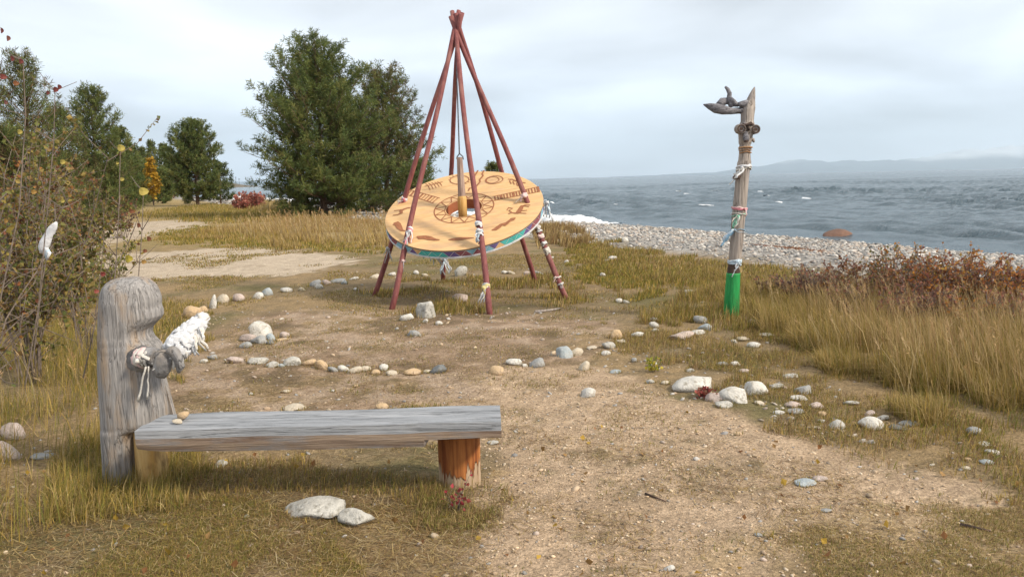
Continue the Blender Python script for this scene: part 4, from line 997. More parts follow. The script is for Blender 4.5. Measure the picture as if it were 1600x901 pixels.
pine_at(650, 338, 262, 42, 'low young pine at the drum side of the largest pine', 3, whorls=11, per=6, prof=ROUND, shoots=1.5, dist=39, base=.02)
pine_at(771, 334, 254, 24, 'small pine mostly hidden behind the drum, only its tips showing', 4, whorls=10, per=5, dist=48)
pine_at(309, 321, 189, 46, 'dark round topped pine standing alone left of the bay', 5, whorls=22, per=8, prof=[(0, .25), (.10, .75), (.22, .98), (.4, 1.0), (.6, .85), (.78, .58), (.9, .35), (1, .08)], shoots=1.3, base=.06)
pine_at(345, 318, 258, 20, 'small light green pine at the bay side of the lone dark pine', 6, whorls=10, per=5, prof=ROUND, cols=[(.09, .105, .035), (.075, .095, .035)], shoots=1.2)
pine_at(254, 318, 271, 20, 'low round pine bush between the yellow birch and the lone dark pine', 7, whorls=10, per=6, prof=ROUND, shoots=1.5)
pine_at(157, 336, 130, 56, 'tall pine with paler tips behind the brown shrubs', 8, whorls=28, per=8, prof=BUSHY, shoots=1.4, cols=PINE + [(.095, .10, .038)], dist=36, npn=11)
pine_at(196, 322, 196, 36, 'slimmer dark pine just behind the tall pine with paler tips', 9, whorls=18, per=5, dist=50)
LEFT = [(-30, 5, 95, 26, 10, 'towering pine at the very edge above the rusty leaved sapling'), (58, 74, 66, 27, 11, 'olive brown pine between the towering edge pine and the tall one with paler tips'), (105, 165, 50, 30, 12, 'shorter green pine below the tall pine with paler tips'), (15, 205, 62, 20, 13, 'low dense pine behind the rusty leaved sapling')]
for px, pty, hw, dist, sd, lab in LEFT:
    pine_at(px, 350, pty, hw, lab, sd, whorls=26, per=7, prof=BUSHY, shoots=1.1, cols=PINE_BROWN, dist=dist, npn=10, name='pine_tree')
FOREST = [(213, 222, 18, 95), (228, 228, 15, 110), (203, 236, 20, 80), (243, 217, 13, 120), (262, 222, 15, 115), (272, 232, 12, 110), (285, 240, 14, 120), (220, 255, 20, 74), (188, 250, 24, 66), (150, 240, 30, 60), (110, 235, 30, 58), (60, 225, 34, 55), (20, 230, 34, 55), ]
FLAB = ['forest edge pine rising just left of the yellow birch', 'forest edge pine straight behind the yellow birch', 'forest edge pine close behind the slimmer dark pine', 'far tall pine showing over the yellow birch', 'far pine between the yellow birch and the lone dark pine', 'far pine touching the near side of the lone dark pine', 'far pine peeping out behind the lone dark pine crown', 'low pine standing before the far ones beside the yellow birch', 'pine at the foot of the slimmer dark pine', 'pine filling the gap below the tall pine with paler tips', 'pine below the shorter green pine', 'pine glimpsed above the white cloth and brown shrubs', 'pine glimpsed behind the rusty shrub at the edge']
protos = []
for i, (px, pty, hw, dist) in enumerate(FOREST):
    p = at(px, 320, dist); p.z = float(height(p.x, p.y)); Hh = at(px, pty, dist).z - p.z; R = hw / FPX * dist
    if len(protos) < 3:
        root = pine_at(px, 320, pty, hw, 'x', 40 + i, whorls=17, per=5, shoots=.75, npn=11, nl=.34, nw=.075, dist=dist, cols=PINE + [(.085, .09, .04)], group='pines of the forest edge')
        protos.append((root, Hh, R))
    else:
        src, h0, r0 = protos[i % 3]; root = copy_tree(src); root.location = p; root.scale = (R / r0, R / r0, Hh / h0); root.rotation_euler = (0, 0, i * 2.1)
    root['label'] = FLAB[i]; root['group'] = 'pines of the forest edge'

def leaf_cloud(mb, P, N, r, size, cols, fold=.3):
    n = len(P); d = N + r.normal(0, .7, (n, 3)); d /= np.linalg.norm(d, axis=1)[:, None]
    s = np.cross(d, r.normal(size=(n, 3))); s /= np.linalg.norm(s, axis=1)[:, None]; u = np.cross(d, s)
    L = size * r.uniform(.6, 1.3, (n, 1)); w = L * r.uniform(.35, .5, (n, 1))
    q = P + d * L * .5
    V = np.stack([P, q + s * w + u * w * fold, P + d * L, q - s * w + u * w * fold], 1).reshape(-1, 3)
    i = np.arange(n)[:, None] * 4
    C = np.array(cols)[r.randint(0, len(cols), n)] * r.uniform(.7, 1.3, (n, 1))
    mb.add(V, [np.concatenate([i + np.array([0, 1, 2]), i + np.array([0, 2, 3])])], 0, np.repeat(C, 4, 0))
def birch(px, pby, pty, hw, label, seed, dist, cols, group=None, nleaf=2600, size=.22, name='birch_tree', cat='birch tree'):
    r = np.random.RandomState(seed); p = at(px, pby, dist); p.z = float(height(p.x, p.y)); Hh = at(px, pty, dist).z - p.z; R = hw / FPX * dist
    root = thing(name, p, label, cat, group); tr = MB(); P, Nn = [], []
    tr.tube([p + Vector((.03 * math.sin(i), 0, Hh * i / 8 - .1 * (i == 0))) for i in range(9)], [Hh * .012 * (1.05 - i / 8) + .01 for i in range(9)], 8)
    for b in range(34):
        th = r.uniform(.18, .97); a = r.uniform(0, 6.28); bl = R * (1.15 - th * .9) * r.uniform(.6, 1.2)
        d = Vector((math.cos(a) * .8, math.sin(a) * .8, .9)).normalized(); o = p + Vector((0, 0, Hh * th * .92)); e = o + d * bl * 1.2
        tr.tube([o, o.lerp(e, .5), e], [.02, .012, .004], 5, cap=False)
        for j in range(nleaf // 34):
            s = r.uniform(.25, 1.05); P.append(np.array(o.lerp(e, s)) + r.normal(0, R * .13, 3)); Nn.append((r.normal(), r.normal(), -.3))
    tr.build('trunk', M['twig'], root, smooth=True)
    cr = MB(); leaf_cloud(cr, np.array(P), np.array(Nn), r, size, cols); cr.build('crown', M['leaf'], root)
YEL = [(.50, .30, .03), (.42, .25, .03), (.55, .36, .06), (.32, .20, .04)]
birch(240, 319, 242, 13, 'bright yellow birch glowing among the dark pines', 60, 72, YEL, size=.26)
birch(225, 319, 285, 10, 'low yellowing sapling at the foot of the forest edge', 61, 70, [(.28, .22, .05), (.20, .18, .05)], nleaf=900, size=.24)

# ------------------------------------------------------------------ shrubs
RUST = [(.22, .09, .04), (.18, .07, .04), (.28, .13, .04), (.15, .07, .04), (.20, .13, .04)]
OLIVE = [(.16, .15, .045), (.12, .13, .04), (.22, .18, .055), (.18, .11, .045)]
LEFTY = [(.26, .20, .05), (.17, .18, .05), (.22, .14, .06), (.30, .22, .07), (.13, .15, .05)]
RED = [(.25, .06, .05), (.30, .09, .07), (.20, .05, .045), (.28, .14, .09)]
ORANGE = [(.46, .22, .05), (.42, .18, .045), (.34, .13, .05), (.34, .22, .06), (.28, .11, .06)]
MAROON = [(.22, .10, .08), (.27, .11, .08), (.30, .15, .09), (.20, .11, .08)]
TWIGC = [(.13, .08, .07), (.18, .11, .09), (.10, .06, .055), (.20, .14, .11)]
def shrub(loc, Hh, R, stems, twigs, leaves, size, cols, label, seed, group=None, name='shrub', rad=.006, leafy='leaves', lift=1.0, leaf_low=.2, cat='shrub'):
    r = np.random.RandomState(seed); p = Vector(loc); p.z = float(height(p.x, p.y))
    root = thing(name, p, label, cat, group); mb = MB(); LP, LN = [], []
    for i in range(stems):
        a = r.uniform(0, 6.28); q0 = p + Vector((math.cos(a), math.sin(a), 0)) * R * .35 * r.rand() + Vector((0, 0, -.03))
        hh = Hh * r.uniform(.45, 1.05); out = R * r.uniform(.2, 1.0)
        pts, q = [], q0.copy(); d = Vector((math.cos(a) * out / hh * .8, math.sin(a) * out / hh * .8, lift)).normalized(); n = 7
        for j in range(n): pts.append(q.copy()); q = q + d * hh / (n - 1); d = (d + Vector(r.normal(0, .13, 3)) + Vector((math.cos(a) * .05, math.sin(a) * .05, 0))).normalized()
        mb.tube(pts, [rad * .8 * (1.25 - j / n) for j in range(n)], 5, cap=False)
        for k in range(twigs):
            s = r.uniform(.2, 1) * (n - 1); j = min(int(s), n - 2); b = pts[j].lerp(pts[j + 1], s - j)
            dd = ((pts[j + 1] - pts[j]).normalized() * .6 + Vector(r.normal(0, .7, 3)) + Vector((0, 0, .25))).normalized(); tl = Hh * r.uniform(.10, .30)
            e1 = b + dd * tl * .5; e2 = e1 + (dd + Vector(r.normal(0, .3, 3))).normalized() * tl * .5
            mb.tube([b, e1, e2], [rad * .5, rad * .4, rad * .22], 4, cap=False)
            for l in range(max(1, leaves // max(1, stems * twigs)) if leaves else 0):
                t = r.rand(); c = b.lerp(e1, t * 2) if t < .5 else e1.lerp(e2, t * 2 - 1)
                if (c.z - p.z) > leaf_low * Hh * r.rand(): LP.append(tuple(c)); LN.append(tuple(dd * .6 + Vector((0, 0, -.1))))
    st = mb.build('stems', M['twig'], root)
    if LP:
        lb = MB(); leaf_cloud(lb, np.array(LP), np.array(LN), r, size, cols); lb.build(leafy, M['leaf'], root)
    return root
def pxshrub(px, pby, pty, hw, stems, twigs, leaves, size, cols, label, seed, **kw):
    p = gp(px, pby); Hh = at(px, pty, p.y).z - p.z; R = hw / FPX * p.y
    return shrub(p, Hh, R, stems, twigs, leaves, size, cols, label, seed, **kw)
# bare autumn shrubs along the left of the clearing
pxshrub(-20, 640, 175, 34, 9, 14, 1800, .042, RUST + OLIVE + LEFTY, 'tall sapling with rusty and yellow leaves rising at the edge beside the tall grass', 70, rad=.010, name='rowan_sapling', cat='sapling', leaf_low=.9)
pxshrub(55, 600, 190, 80, 13, 16, 3600, .040, OLIVE + OLIVE + LEFTY, 'tangled brown shrub with rusty leaves around the white cloth', 71, rad=.007)
pxshrub(140, 560, 270, 45, 9, 9, 500, .034, RUST[2:] + OLIVE + LEFTY, 'thin reddish shrub with few leaves just behind the carved post', 72, rad=.006)
pxshrub(100, 500, 300, 60, 20, 12, 5000, .048, OLIVE + OLIVE + LEFTY, 'low olive shrub behind the tangled brown one', 73, rad=.007)
pxshrub(15, 520, 240, 65, 18, 14, 4000, .046, RUST[2:] + OLIVE + LEFTY, 'dense maroon shrub behind the rusty leaved sapling', 74, rad=.008)
pxshrub(170, 470, 345, 36, 12, 9, 700, .045, [(.18, .17, .04), (.24, .20, .04), (.12, .13, .03)], 'small yellow green shrub between the carved post and the sandy track', 75, rad=.006)
pxshrub(70, 430, 250, 60, 26, 10, 3000, .075, OLIVE + RUST, 'broad olive brown shrub in front of the left pines', 76, rad=.010)
pxshrub(140, 400, 285, 40, 22, 9, 2200, .085, OLIVE, 'dull green shrub at the start of the sandy track', 77, rad=.010)
pxshrub(30, 400, 230, 60, 24, 10, 2600, .085, RUST + OLIVE, 'rusty shrub in front of the low dense pine', 78, rad=.012)
pxshrub(190, 372, 305, 25, 14, 7, 300, .08, RUST + TWIGC, 'thin brown shrub by the pale sandy loop', 79, rad=.010)
pxshrub(388, 326, 300, 30, 60, 12, 3600, .15, [(.38, .13, .10), (.44, .19, .14), (.32, .10, .08), (.40, .22, .15)], 'rounded red shrub by the bay between the lone pine and largest pine', 80, rad=.02, leaf_low=.05)
pxshrub(235, 640, 425, 18, 0, 0, 0, .05, RED, '', 81) if False else None
# slender twigs with a few big yellow leaves in front of the track
def leafy_twig(pts_px, Y, leaves, label, seed):
    r = np.random.RandomState(seed); P = [at(x, y, Y + .03 * i) for i, (x, y) in enumerate(pts_px)]
    root = thing('leafy_twig', P[0], label, 'twig'); mb = MB(); mb.tube(P, [.0038 - .0022 * i / (len(P) - 1) for i in range(len(P))], 6)
    for i in range(1, len(P) - 1):
        for k in range(2):
            d = Vector((r.normal(0, .5), r.normal(0, .3), r.uniform(.1, .7))).normalized(); L = r.uniform(.05, .16)
            mb.tube([P[i], P[i] + d * L * .6, P[i] + d * L + Vector((0, 0, .01))], [.0028, .0022, .0012], 4)
    mb.build('stem', M['twig'], root)
    for (x, y, w, c) in leaves:
        q = at(x, y, Y + .04); s = .85 * w / FPX * Y; n = 12; t = np.linspace(0, 2 * np.pi, n, endpoint=False); th = r.uniform(-.6, .6)
        rr = 1 + .10 * np.cos(2 * t) + .05 * np.cos(3 * t)
        X = np.cos(t) * s * .5 * rr; Z = np.sin(t) * s * .55 * rr; V = np.c_[X * math.cos(th), X * math.sin(th) + .25 * s * (X / s) ** 2 * 4, Z] + np.array(q)
        V = np.r_[V, np.array([[q.x, q.y + .004, q.z]])]
        lm = MB(); lm.add(V, [np.array([(i, (i + 1) % n, n) for i in range(n)])], 0, np.array(c)); lm.build('leaf', M['leaf'], root)
DULL = (.20, .06, .05)
YL = (.46, .37, .10); BRN = (.22, .09, .05); OLV = (.22, .20, .05); TAN = (.34, .20, .06)
leafy_twig([(205, 520), (214, 470), (218, 410), (222, 360), (224, 300), (222, 297)], 4.9, [(223, 299, 15, YL), (204, 318, 6, BRN), (232, 373, 9, BRN), (216, 352, 9, BRN), (193, 372, 8, OLV)], 'slender twig tipped with a big yellow leaf above the post', 1)
leafy_twig([(168, 560), (176, 480), (182, 400), (186, 320), (188, 236), (187, 228)], 4.8, [(188, 231, 12, YL), (190, 280, 7, YL), (183, 255, 5, YL), (200, 404, 14, (.42, .34, .06)), (224, 409, 8, TAN)], 'tall thin twig with yellow leaves beside the tall pine', 2)
leafy_twig([(40, 600), (60, 480), (74, 330), (84, 220), (86, 142), (120, 128)], 4.6, [(86, 140, 10, DULL), (92, 136, 9, DULL), (30, 206, 9, YL), (97, 253, 9, YL), (74, 145, 7, DULL), (8, 345, 9, TAN), (97, 314, 7, YL), (52, 300, 8, TAN)], 'arching twig with dark red leaves against the sky', 3)
leafy_twig([(130, 590), (150, 500), (175, 430), (200, 380), (214, 345)], 4.7, [(205, 330, 8, BRN), (150, 455, 8, RED[1]), (160, 428, 9, RED[0]), (185, 440, 7, RED[1]), (148, 342, 9, OLV), (226, 392, 7, BRN)], 'reddish twig leaning over the back of the carved post', 4)
leafy_twig([(52, 560), (66, 440), (78, 375), (87, 350), (98, 325), (116, 292)], 5.0, [(108, 305, 8, TAN), (58, 470, 8, BRN), (70, 420, 7, OLV)], 'bare twig that carries the white knotted cloth', 6)
leafy_twig([(0, 470), (30, 330), (40, 180), (36, 95), (20, 80)], 4.2, [(32, 96, 9, DULL), (18, 92, 10, DULL), (12, 60, 10, MAROON[1]), (4, 120, 10, DULL), (24, 130, 9, RUST[0]), (8, 160, 9, MAROON[0]), (2, 48, 10, DULL)], 'dark red leaved twig at the very edge of the clearing', 5)
# right hand band of autumn shrubs between meadow and beach
RS = [(1290, 476, 402, 45, MAROON, 'twiggy maroon shrub nearest the totem pole'), (1350, 486, 396, 55, MAROON + RUST, 'brown maroon shrub second in the band from the totem pole'), (1400, 480, 378, 50, ORANGE + OLIVE, 'taller shrub with olive and orange leaves, highest of the band'), (1450, 492, 388, 55, ORANGE + MAROON, 'orange and maroon shrub in the middle of the band'), (1500, 486, 384, 55, ORANGE, 'bright orange shrub beside the middle of the band'), (1555, 490, 396, 50, ORANGE + MAROON, 'orange shrub with dark bare base below the waterline'), (1600, 500, 408, 60, ORANGE, 'broad orange shrub at the far lakeside end of the band'), (1250, 470, 420, 40, MAROON + TWIGC, 'low bare shrub at the pole end of the band'), (1430, 510, 430, 60, MAROON, 'low dark maroon shrub in front of the tallest one'), (1210, 462, 424, 34, TWIGC + MAROON, 'thin grey brown shrub right beside the totem pole'), (1520, 520, 440, 60, MAROON + ORANGE, 'low dark shrub in front of the bright orange one'), (1330, 500, 445, 45, MAROON + TWIGC, 'low purple brown shrub fronting the band by the meadow'), (1660, 500, 400, 70, ORANGE + MAROON, 'orange shrub cut by the picture edge'), (1585, 530, 450, 50, MAROON, 'low maroon shrub fronting the far end of the band')]
for i, (px, pby, pty, hw, cols, lab) in enumerate(RS):
    low = 'low' in lab.split()
    pxshrub(px, pby, pty + (5 if not low else 2), hw * 1.15, 50 if not low else 40, 14, (2400 if low else 3600) if MAROON != cols and TWIGC[0] not in cols else 1800, .034, cols, lab, 90 + i, rad=.0065, leaf_low=.1, group='autumn shrubs above the beach')
pxshrub(1232, 462, 426, 18, 16, 5, 60, .04, TWIGC, 'sprig of bare grey twigs rising over the beach beside the pole', 110, rad=.005)
# small plants
pxshrub(1022, 580, 553, 12, 10, 4, 130, .03, [(.45, .36, .05), (.30, .30, .05), (.14, .18, .04)], 'little plant with yellow leaves beside the large white stone', 111, rad=.002, name='small_plant', cat='plant')
pxshrub(1105, 622, 598, 22, 14, 4, 220, .035, RED, 'low clump of rust red leaves between the two large white stones', 112, rad=.003, name='small_plant', cat='plant')
pxshrub(716, 800, 728, 10, 4, 6, 60, .022, [(.32, .05, .06), (.25, .06, .05)], 'slim red stemmed weed against the orange bench leg', 113, rad=.003, name='weed', cat='plant')

# ------------------------------------------------------------------ grass (nobody could count it)
STRAW = [(.40, .29, .125), (.34, .245, .10), (.46, .35, .17), (.28, .20, .075)]
GOLD = [(.36, .245, .06), (.31, .22, .055), (.40, .28, .085), (.26, .20, .045), (.20, .165, .04)]
GREEN = [(.17, .165, .035), (.20, .185, .042), (.13, .14, .03), (.24, .205, .055)]
BROWN = [(.21, .125, .06), (.26, .16, .075), (.16, .10, .05)]
def blades(mb, B, Hh, w, r, cols, lean=.35, wind=(.25, .05), flat=0.0):
    n = len(B); a = r.uniform(0, 2 * np.pi, n)
    d = np.c_[np.cos(a), np.sin(a), np.zeros(n)]; sd = np.c_[-np.sin(a + r.normal(0, .6, n)), np.cos(a), np.zeros(n)]
    l = np.abs(r.normal(0, lean, (n, 1))); up = np.array([[0, 0, 1.0]])
    wv = np.array([[wind[0], wind[1], 0]])
    Hc = Hh[:, None]
    m = B + up * Hc * .52 * (1 - .35 * l.clip(0, 1)) + d * Hc * l * .28 + wv * Hc * .15
    t = B + up * Hc * (1 - .55 * l.clip(0, 1.3)) + d * Hc * l * .85 + wv * Hc * .6 * r.uniform(.3, 1.2, (n, 1))
    t[:, 2] = np.maximum(t[:, 2], B[:, 2] + .004)
    ww = w * r.uniform(.6, 1.3, (n, 1)) * sd / 2
    V = np.stack([B - ww, B + ww, m + ww * .75, m - ww * .75, t], 1).reshape(-1, 3)
    i = np.arange(n)[:, None] * 5
    C = np.array(cols)[r.randint(0, len(cols), n)] * r.uniform(.7, 1.3, (n, 1))
    mb.add(V, [i + np.array([0, 1, 2, 3]), i + np.array([3, 2, 4])], 0, np.repeat(C, 5, 0))
def region(poly, n, r, clump=0.0, cs=2.0, seed=0, ragged=.15, maxd=None, px=True):
    P = flatpoly(poly) if px else np.array(poly); lo, hi = P.min(0), P.max(0); out = []; tot = 0
    for k in range(60):
        q = r.uniform(lo, hi, (n * 2, 2)); rr = ragged * np.clip(np.hypot(*q.T) / 6, .5, 6)
        ok = inpoly(q[:, 0] + rr * fbm(q[:, 0] * 2, q[:, 1] * 2, 0, seed + 1, 2) * 2, q[:, 1] + rr * fbm(q[:, 0] * 2, q[:, 1] * 2, 0, seed + 2, 2) * 2, P)
        if clump: ok &= sstep(clump - .25, clump + .2, fbm(q[:, 0] * cs, q[:, 1] * cs, 0, seed + 3, 3) + .0) > r.rand(len(q)) * .98
        if maxd: ok &= r.rand(len(q)) < (maxd / np.maximum(np.hypot(*q.T), maxd)) ** 1.0
        out.append(q[ok]); tot += ok.sum()
        if tot >= n: break
    q = np.concatenate(out)[:n]
    return np.c_[q, height(q[:, 0], q[:, 1])]
def grass(label, seed, items, name='grass'):
    r = np.random.RandomState(seed); mb = MB()
    for it in items:
        B = region(it['poly'], it['n'], r, it.get('clump', 0), it.get('cs', 2.0), seed + 50, it.get('ragged', .15), it.get('maxd'))
        hn = .55 + .45 * fbm(B[:, 0] * 1.3, B[:, 1] * 1.3, 0, seed + 9, 3) + .25
        H_ = r.uniform(it['h'][0], it['h'][1], len(B)) * np.clip(hn, .3, 1.3)
        blades(mb, B, H_, it.get('w', .006), r, it['cols'], it.get('lean', .35), it.get('wind', (.25, .05)))
    return tag(mb.build(name, M['grass']), label, 'grass', kind='stuff')
grass('tall green and straw grass beside the carved post', 1, [
    dict(poly=[(-260, 470), (140, 430), (165, 500), (165, 640), (190, 770), (110, 830), (-200, 900)], n=36000, h=(.06, .40), cols=GREEN + GREEN + GOLD + GOLD + STRAW, w=.0036, lean=.65, clump=-.25, cs=1.6),
    dict(poly=[(100, 680), (250, 690), (330, 745), (300, 800), (80, 830)], n=6500, h=(.05, .22), cols=GREEN + STRAW + GOLD, w=.0035, lean=.8),
    dict(poly=[(-150, 780), (200, 760), (420, 790), (620, 930), (-150, 950)], n=42000, h=(.008, .055), cols=STRAW + BROWN + GREEN + GREEN + GOLD, w=.0024, lean=1.5, clump=-.12)])
grass('short dry grass tufts under and around the bench', 2, [
    dict(poly=[(260, 735), (420, 720), (690, 745), (700, 800), (560, 790), (420, 775), (270, 790)], n=6000, h=(.02, .11), cols=STRAW + BROWN + BROWN + GOLD + GREEN, w=.003, lean=1.0, clump=.0),
    dict(poly=[(660, 760), (800, 755), (810, 800), (740, 830), (650, 815)], n=3200, h=(.02, .10), cols=STRAW + GREEN + BROWN, w=.003, lean=1.0, clump=.04),
    dict(poly=[(400, 790), (800, 790), (820, 940), (380, 940)], n=16000, h=(.006, .04), cols=STRAW + BROWN + BROWN + GREEN, w=.0022, lean=1.5, clump=-.02),
    dict(poly=[(270, 700), (690, 700), (690, 640), (270, 640)], n=3500, h=(.02, .07), cols=BROWN + STRAW + GREEN, w=.005, lean=.9, clump=.12)])
grass('tall golden meadow grass between the stones and the autumn shrubs', 3, [
    dict(poly=[(1120, 478), (1180, 462), (1260, 486), (1420, 514), (1700, 545), (1800, 730), (1600, 690), (1440, 625), (1330, 565), (1230, 530), (1170, 510)], n=58000, h=(.08, .44), cols=GOLD + STRAW + STRAW + STRAW[:2] + GREEN[:2], w=.0045, lean=.6, wind=(-.22, .05), clump=-.08, cs=1.2, ragged=.5),
    dict(poly=[(1120, 478), (1180, 455), (1420, 500), (1700, 530), (1800, 780), (1600, 725), (1440, 660), (1330, 580), (1230, 540), (1170, 512)], n=26000, h=(.03, .16), cols=GREEN + GREEN + BROWN + GOLD, w=.004, lean=.8, ragged=.6),
    dict(poly=[(990, 480), (1060, 440), (1130, 428), (1250, 450), (1240, 520), (1150, 515), (1010, 512)], n=15000, h=(.06, .26), cols=GOLD + GREEN + STRAW + BROWN, w=.006, lean=.6, clump=-.1, ragged=.4),
    dict(poly=[(910, 376), (960, 384), (1030, 396), (1130, 410), (1260, 424), (1270, 456), (1000, 446), (900, 405)], n=19000, h=(.03, .16), cols=GOLD + GREEN + BROWN + STRAW, w=.012, lean=.7),
    dict(poly=[(1250, 470), (1420, 490), (1700, 520), (1750, 690), (1480, 620), (1330, 560)], n=3600, h=(.34, .68), cols=STRAW + [(.44, .31, .17), (.36, .22, .12)], w=.0045, lean=.30, wind=(-.35, .05)),
    dict(poly=[(1000, 500), (1180, 500), (1330, 560), (1430, 640), (1620, 700), (1700, 800), (1540, 745), (1320, 690), (1180, 640), (1040, 590), (960, 540)], n=26000, h=(.015, .13), cols=GREEN + GOLD + STRAW + BROWN + BROWN, w=.0036, lean=1.1, clump=-.02, ragged=.5)])
grass('golden dry grass strip by the largest pine and drum', 4, [
    dict(poly=[(370, 352), (470, 338), (600, 345), (640, 372), (600, 392), (520, 388), (430, 384), (350, 372)], n=24000, h=(.06, .34), cols=STRAW + STRAW + GOLD[:3] + BROWN, w=.014, clump=-.04, cs=.7, ragged=.4, lean=.35, wind=(-.3, .1)),
    dict(poly=[(200, 338), (310, 320), (470, 326), (470, 345), (350, 350)], n=16000, h=(.10, .36), cols=STRAW + GOLD + GREEN, w=.024, lean=.5, clump=-.15),
    dict(poly=[(840, 352), (905, 360), (900, 392), (840, 388)], n=4500, h=(.15, .45), cols=STRAW + BROWN, w=.016, lean=.35, clump=-.05),
    dict(poly=[(400, 318), (430, 316), (470, 330), (420, 330)], n=3000, h=(.3, .7), cols=STRAW, w=.04, lean=.3)])
grass('short olive turf around the drum and the stone ring', 5, [
    dict(poly=[(200, 436), (480, 430), (600, 410), (860, 395), (1010, 415), (1040, 470), (960, 500), (720, 500), (560, 488), (330, 478), (200, 470)], n=32000, h=(.010, .06), cols=GREEN + GOLD + BROWN + STRAW, w=.007, lean=.8, clump=.06, cs=1.0),
    dict(poly=[(580, 440), (900, 430), (900, 480), (780, 492), (580, 488)], n=6000, h=(.05, .16), cols=GOLD + GREEN + BROWN + STRAW, w=.010, lean=.5, clump=.08, cs=1.2),
    dict(poly=[(860, 380), (960, 392), (1010, 420), (1100, 425), (1110, 440), (1000, 470), (900, 440)], n=12000, h=(.03, .12), cols=GREEN + GOLD, w=.012, lean=.6, clump=-.1),
    dict(poly=[(170, 392), (330, 386), (520, 396), (570, 412), (480, 432), (300, 440), (170, 440)], n=6500, h=(.015, .07), cols=GREEN + GOLD + BROWN, w=.014, lean=.9, clump=.22, cs=.8, ragged=.6),
    dict(poly=[(200, 470), (330, 480), (300, 560), (250, 620), (230, 560)], n=5000, h=(.03, .12), cols=GOLD + GREEN + STRAW, w=.007, lean=.6, clump=0),
    dict(poly=[(300, 352), (560, 382), (600, 398), (480, 392), (330, 384), (240, 376)], n=14000, h=(.03, .14), cols=GREEN + GOLD, w=.02, lean=.6)])
grass('sparse wiry tufts dotted over the bare soil and the sandy path', 6, [
    dict(poly=[(300, 500), (900, 495), (960, 545), (780, 650), (290, 660)], n=15000, h=(.008, .045), cols=BROWN + GREEN + STRAW, w=.0045, lean=1.3, clump=.08, cs=2.4),
    dict(poly=[(780, 600), (1000, 600), (1300, 700), (1640, 820), (1640, 950), (740, 950)], n=3800, h=(.010, .04), cols=BROWN + STRAW + GREEN, w=.004, lean=1.0, clump=.27, cs=3.2),
    dict(poly=[(1100, 860), (1330, 760), (1640, 770), (1700, 960), (1050, 960)], n=24000, h=(.006, .04), cols=STRAW + STRAW + BROWN + GREEN, w=.0022, lean=1.5, clump=.06, cs=2.2)])
def seed_stalks():
    r = np.random.RandomState(77); mb = MB()
    for poly, n, h0, h1, k in (([(1180, 470), (1270, 468), (1420, 492), (1700, 522), (1800, 740), (1600, 690), (1440, 620), (1330, 560), (1230, 530)], 300, .30, .58, .8), ([(-100, 520), (130, 470), (160, 640), (120, 720), (-100, 740)], 110, .35, .6, 1.0), ([(400, 350), (600, 345), (600, 385), (450, 385)], 500, .35, .65, 3.0)):
        B = region(poly, n, r, ragged=.4); n = len(B); H_ = r.uniform(h0, h1, n); a = r.uniform(0, 6.28, n); ln = r.uniform(.05, .4, n)
        D = np.c_[np.cos(a) * ln - .22, np.sin(a) * ln, np.ones(n)]; D /= np.linalg.norm(D, axis=1)[:, None]
        T = B + D * H_[:, None]; M_ = B + np.array([0, 0, 1]) * H_[:, None] * .5 + (D - np.array([0, 0, 1])) * H_[:, None] * .35
        col = np.array([(.42, .31, .16), (.36, .25, .12), (.48, .38, .22)])[r.randint(0, 3, n)] * r.uniform(.8, 1.2, (n, 1)); w = .0016 * k
        sd = np.array([w, 0, 0]); V = np.stack([B - sd, B + sd, M_ + sd, M_ - sd, T + sd * .6, T - sd * .6], 1).reshape(-1, 3); i = np.arange(n)[:, None] * 6
        mb.add(V, [np.concatenate([i + np.array([0, 1, 2, 3]), i + np.array([3, 2, 4, 5])])], 0, np.repeat(col, 6, 0))
        q = 10; t = np.tile(np.linspace(.82, 1.0, q), (n, 1)); P = B[:, None] + (M_ - B)[:, None] * 0 + (T - B)[:, None] * t[..., None]
        dd = D[:, None] + r.normal(0, .45, (n, q, 3)); dd /= np.linalg.norm(dd, axis=2)[..., None]; E = P + dd * (.045 * r.uniform(.6, 1.2, (n, q, 1))); sv = np.cross(dd, r.normal(size=dd.shape)); sv = sv / np.linalg.norm(sv, axis=2)[..., None] * .003 * k
        mid = (P + E) / 2; V = np.stack([P, mid + sv, E, mid - sv], 2).reshape(-1, 3); c2 = np.repeat(col * np.array([1.05, .95, .9]), q * 4, 0)
        mb.add(V, [np.arange(n * q)[:, None] * 4 + np.arange(4)], 0, c2)
    tag(mb.build('seed_stalks', M['grass']), 'pale seed headed stalks standing above the meadow grass', 'grass', kind='stuff')
seed_stalks()
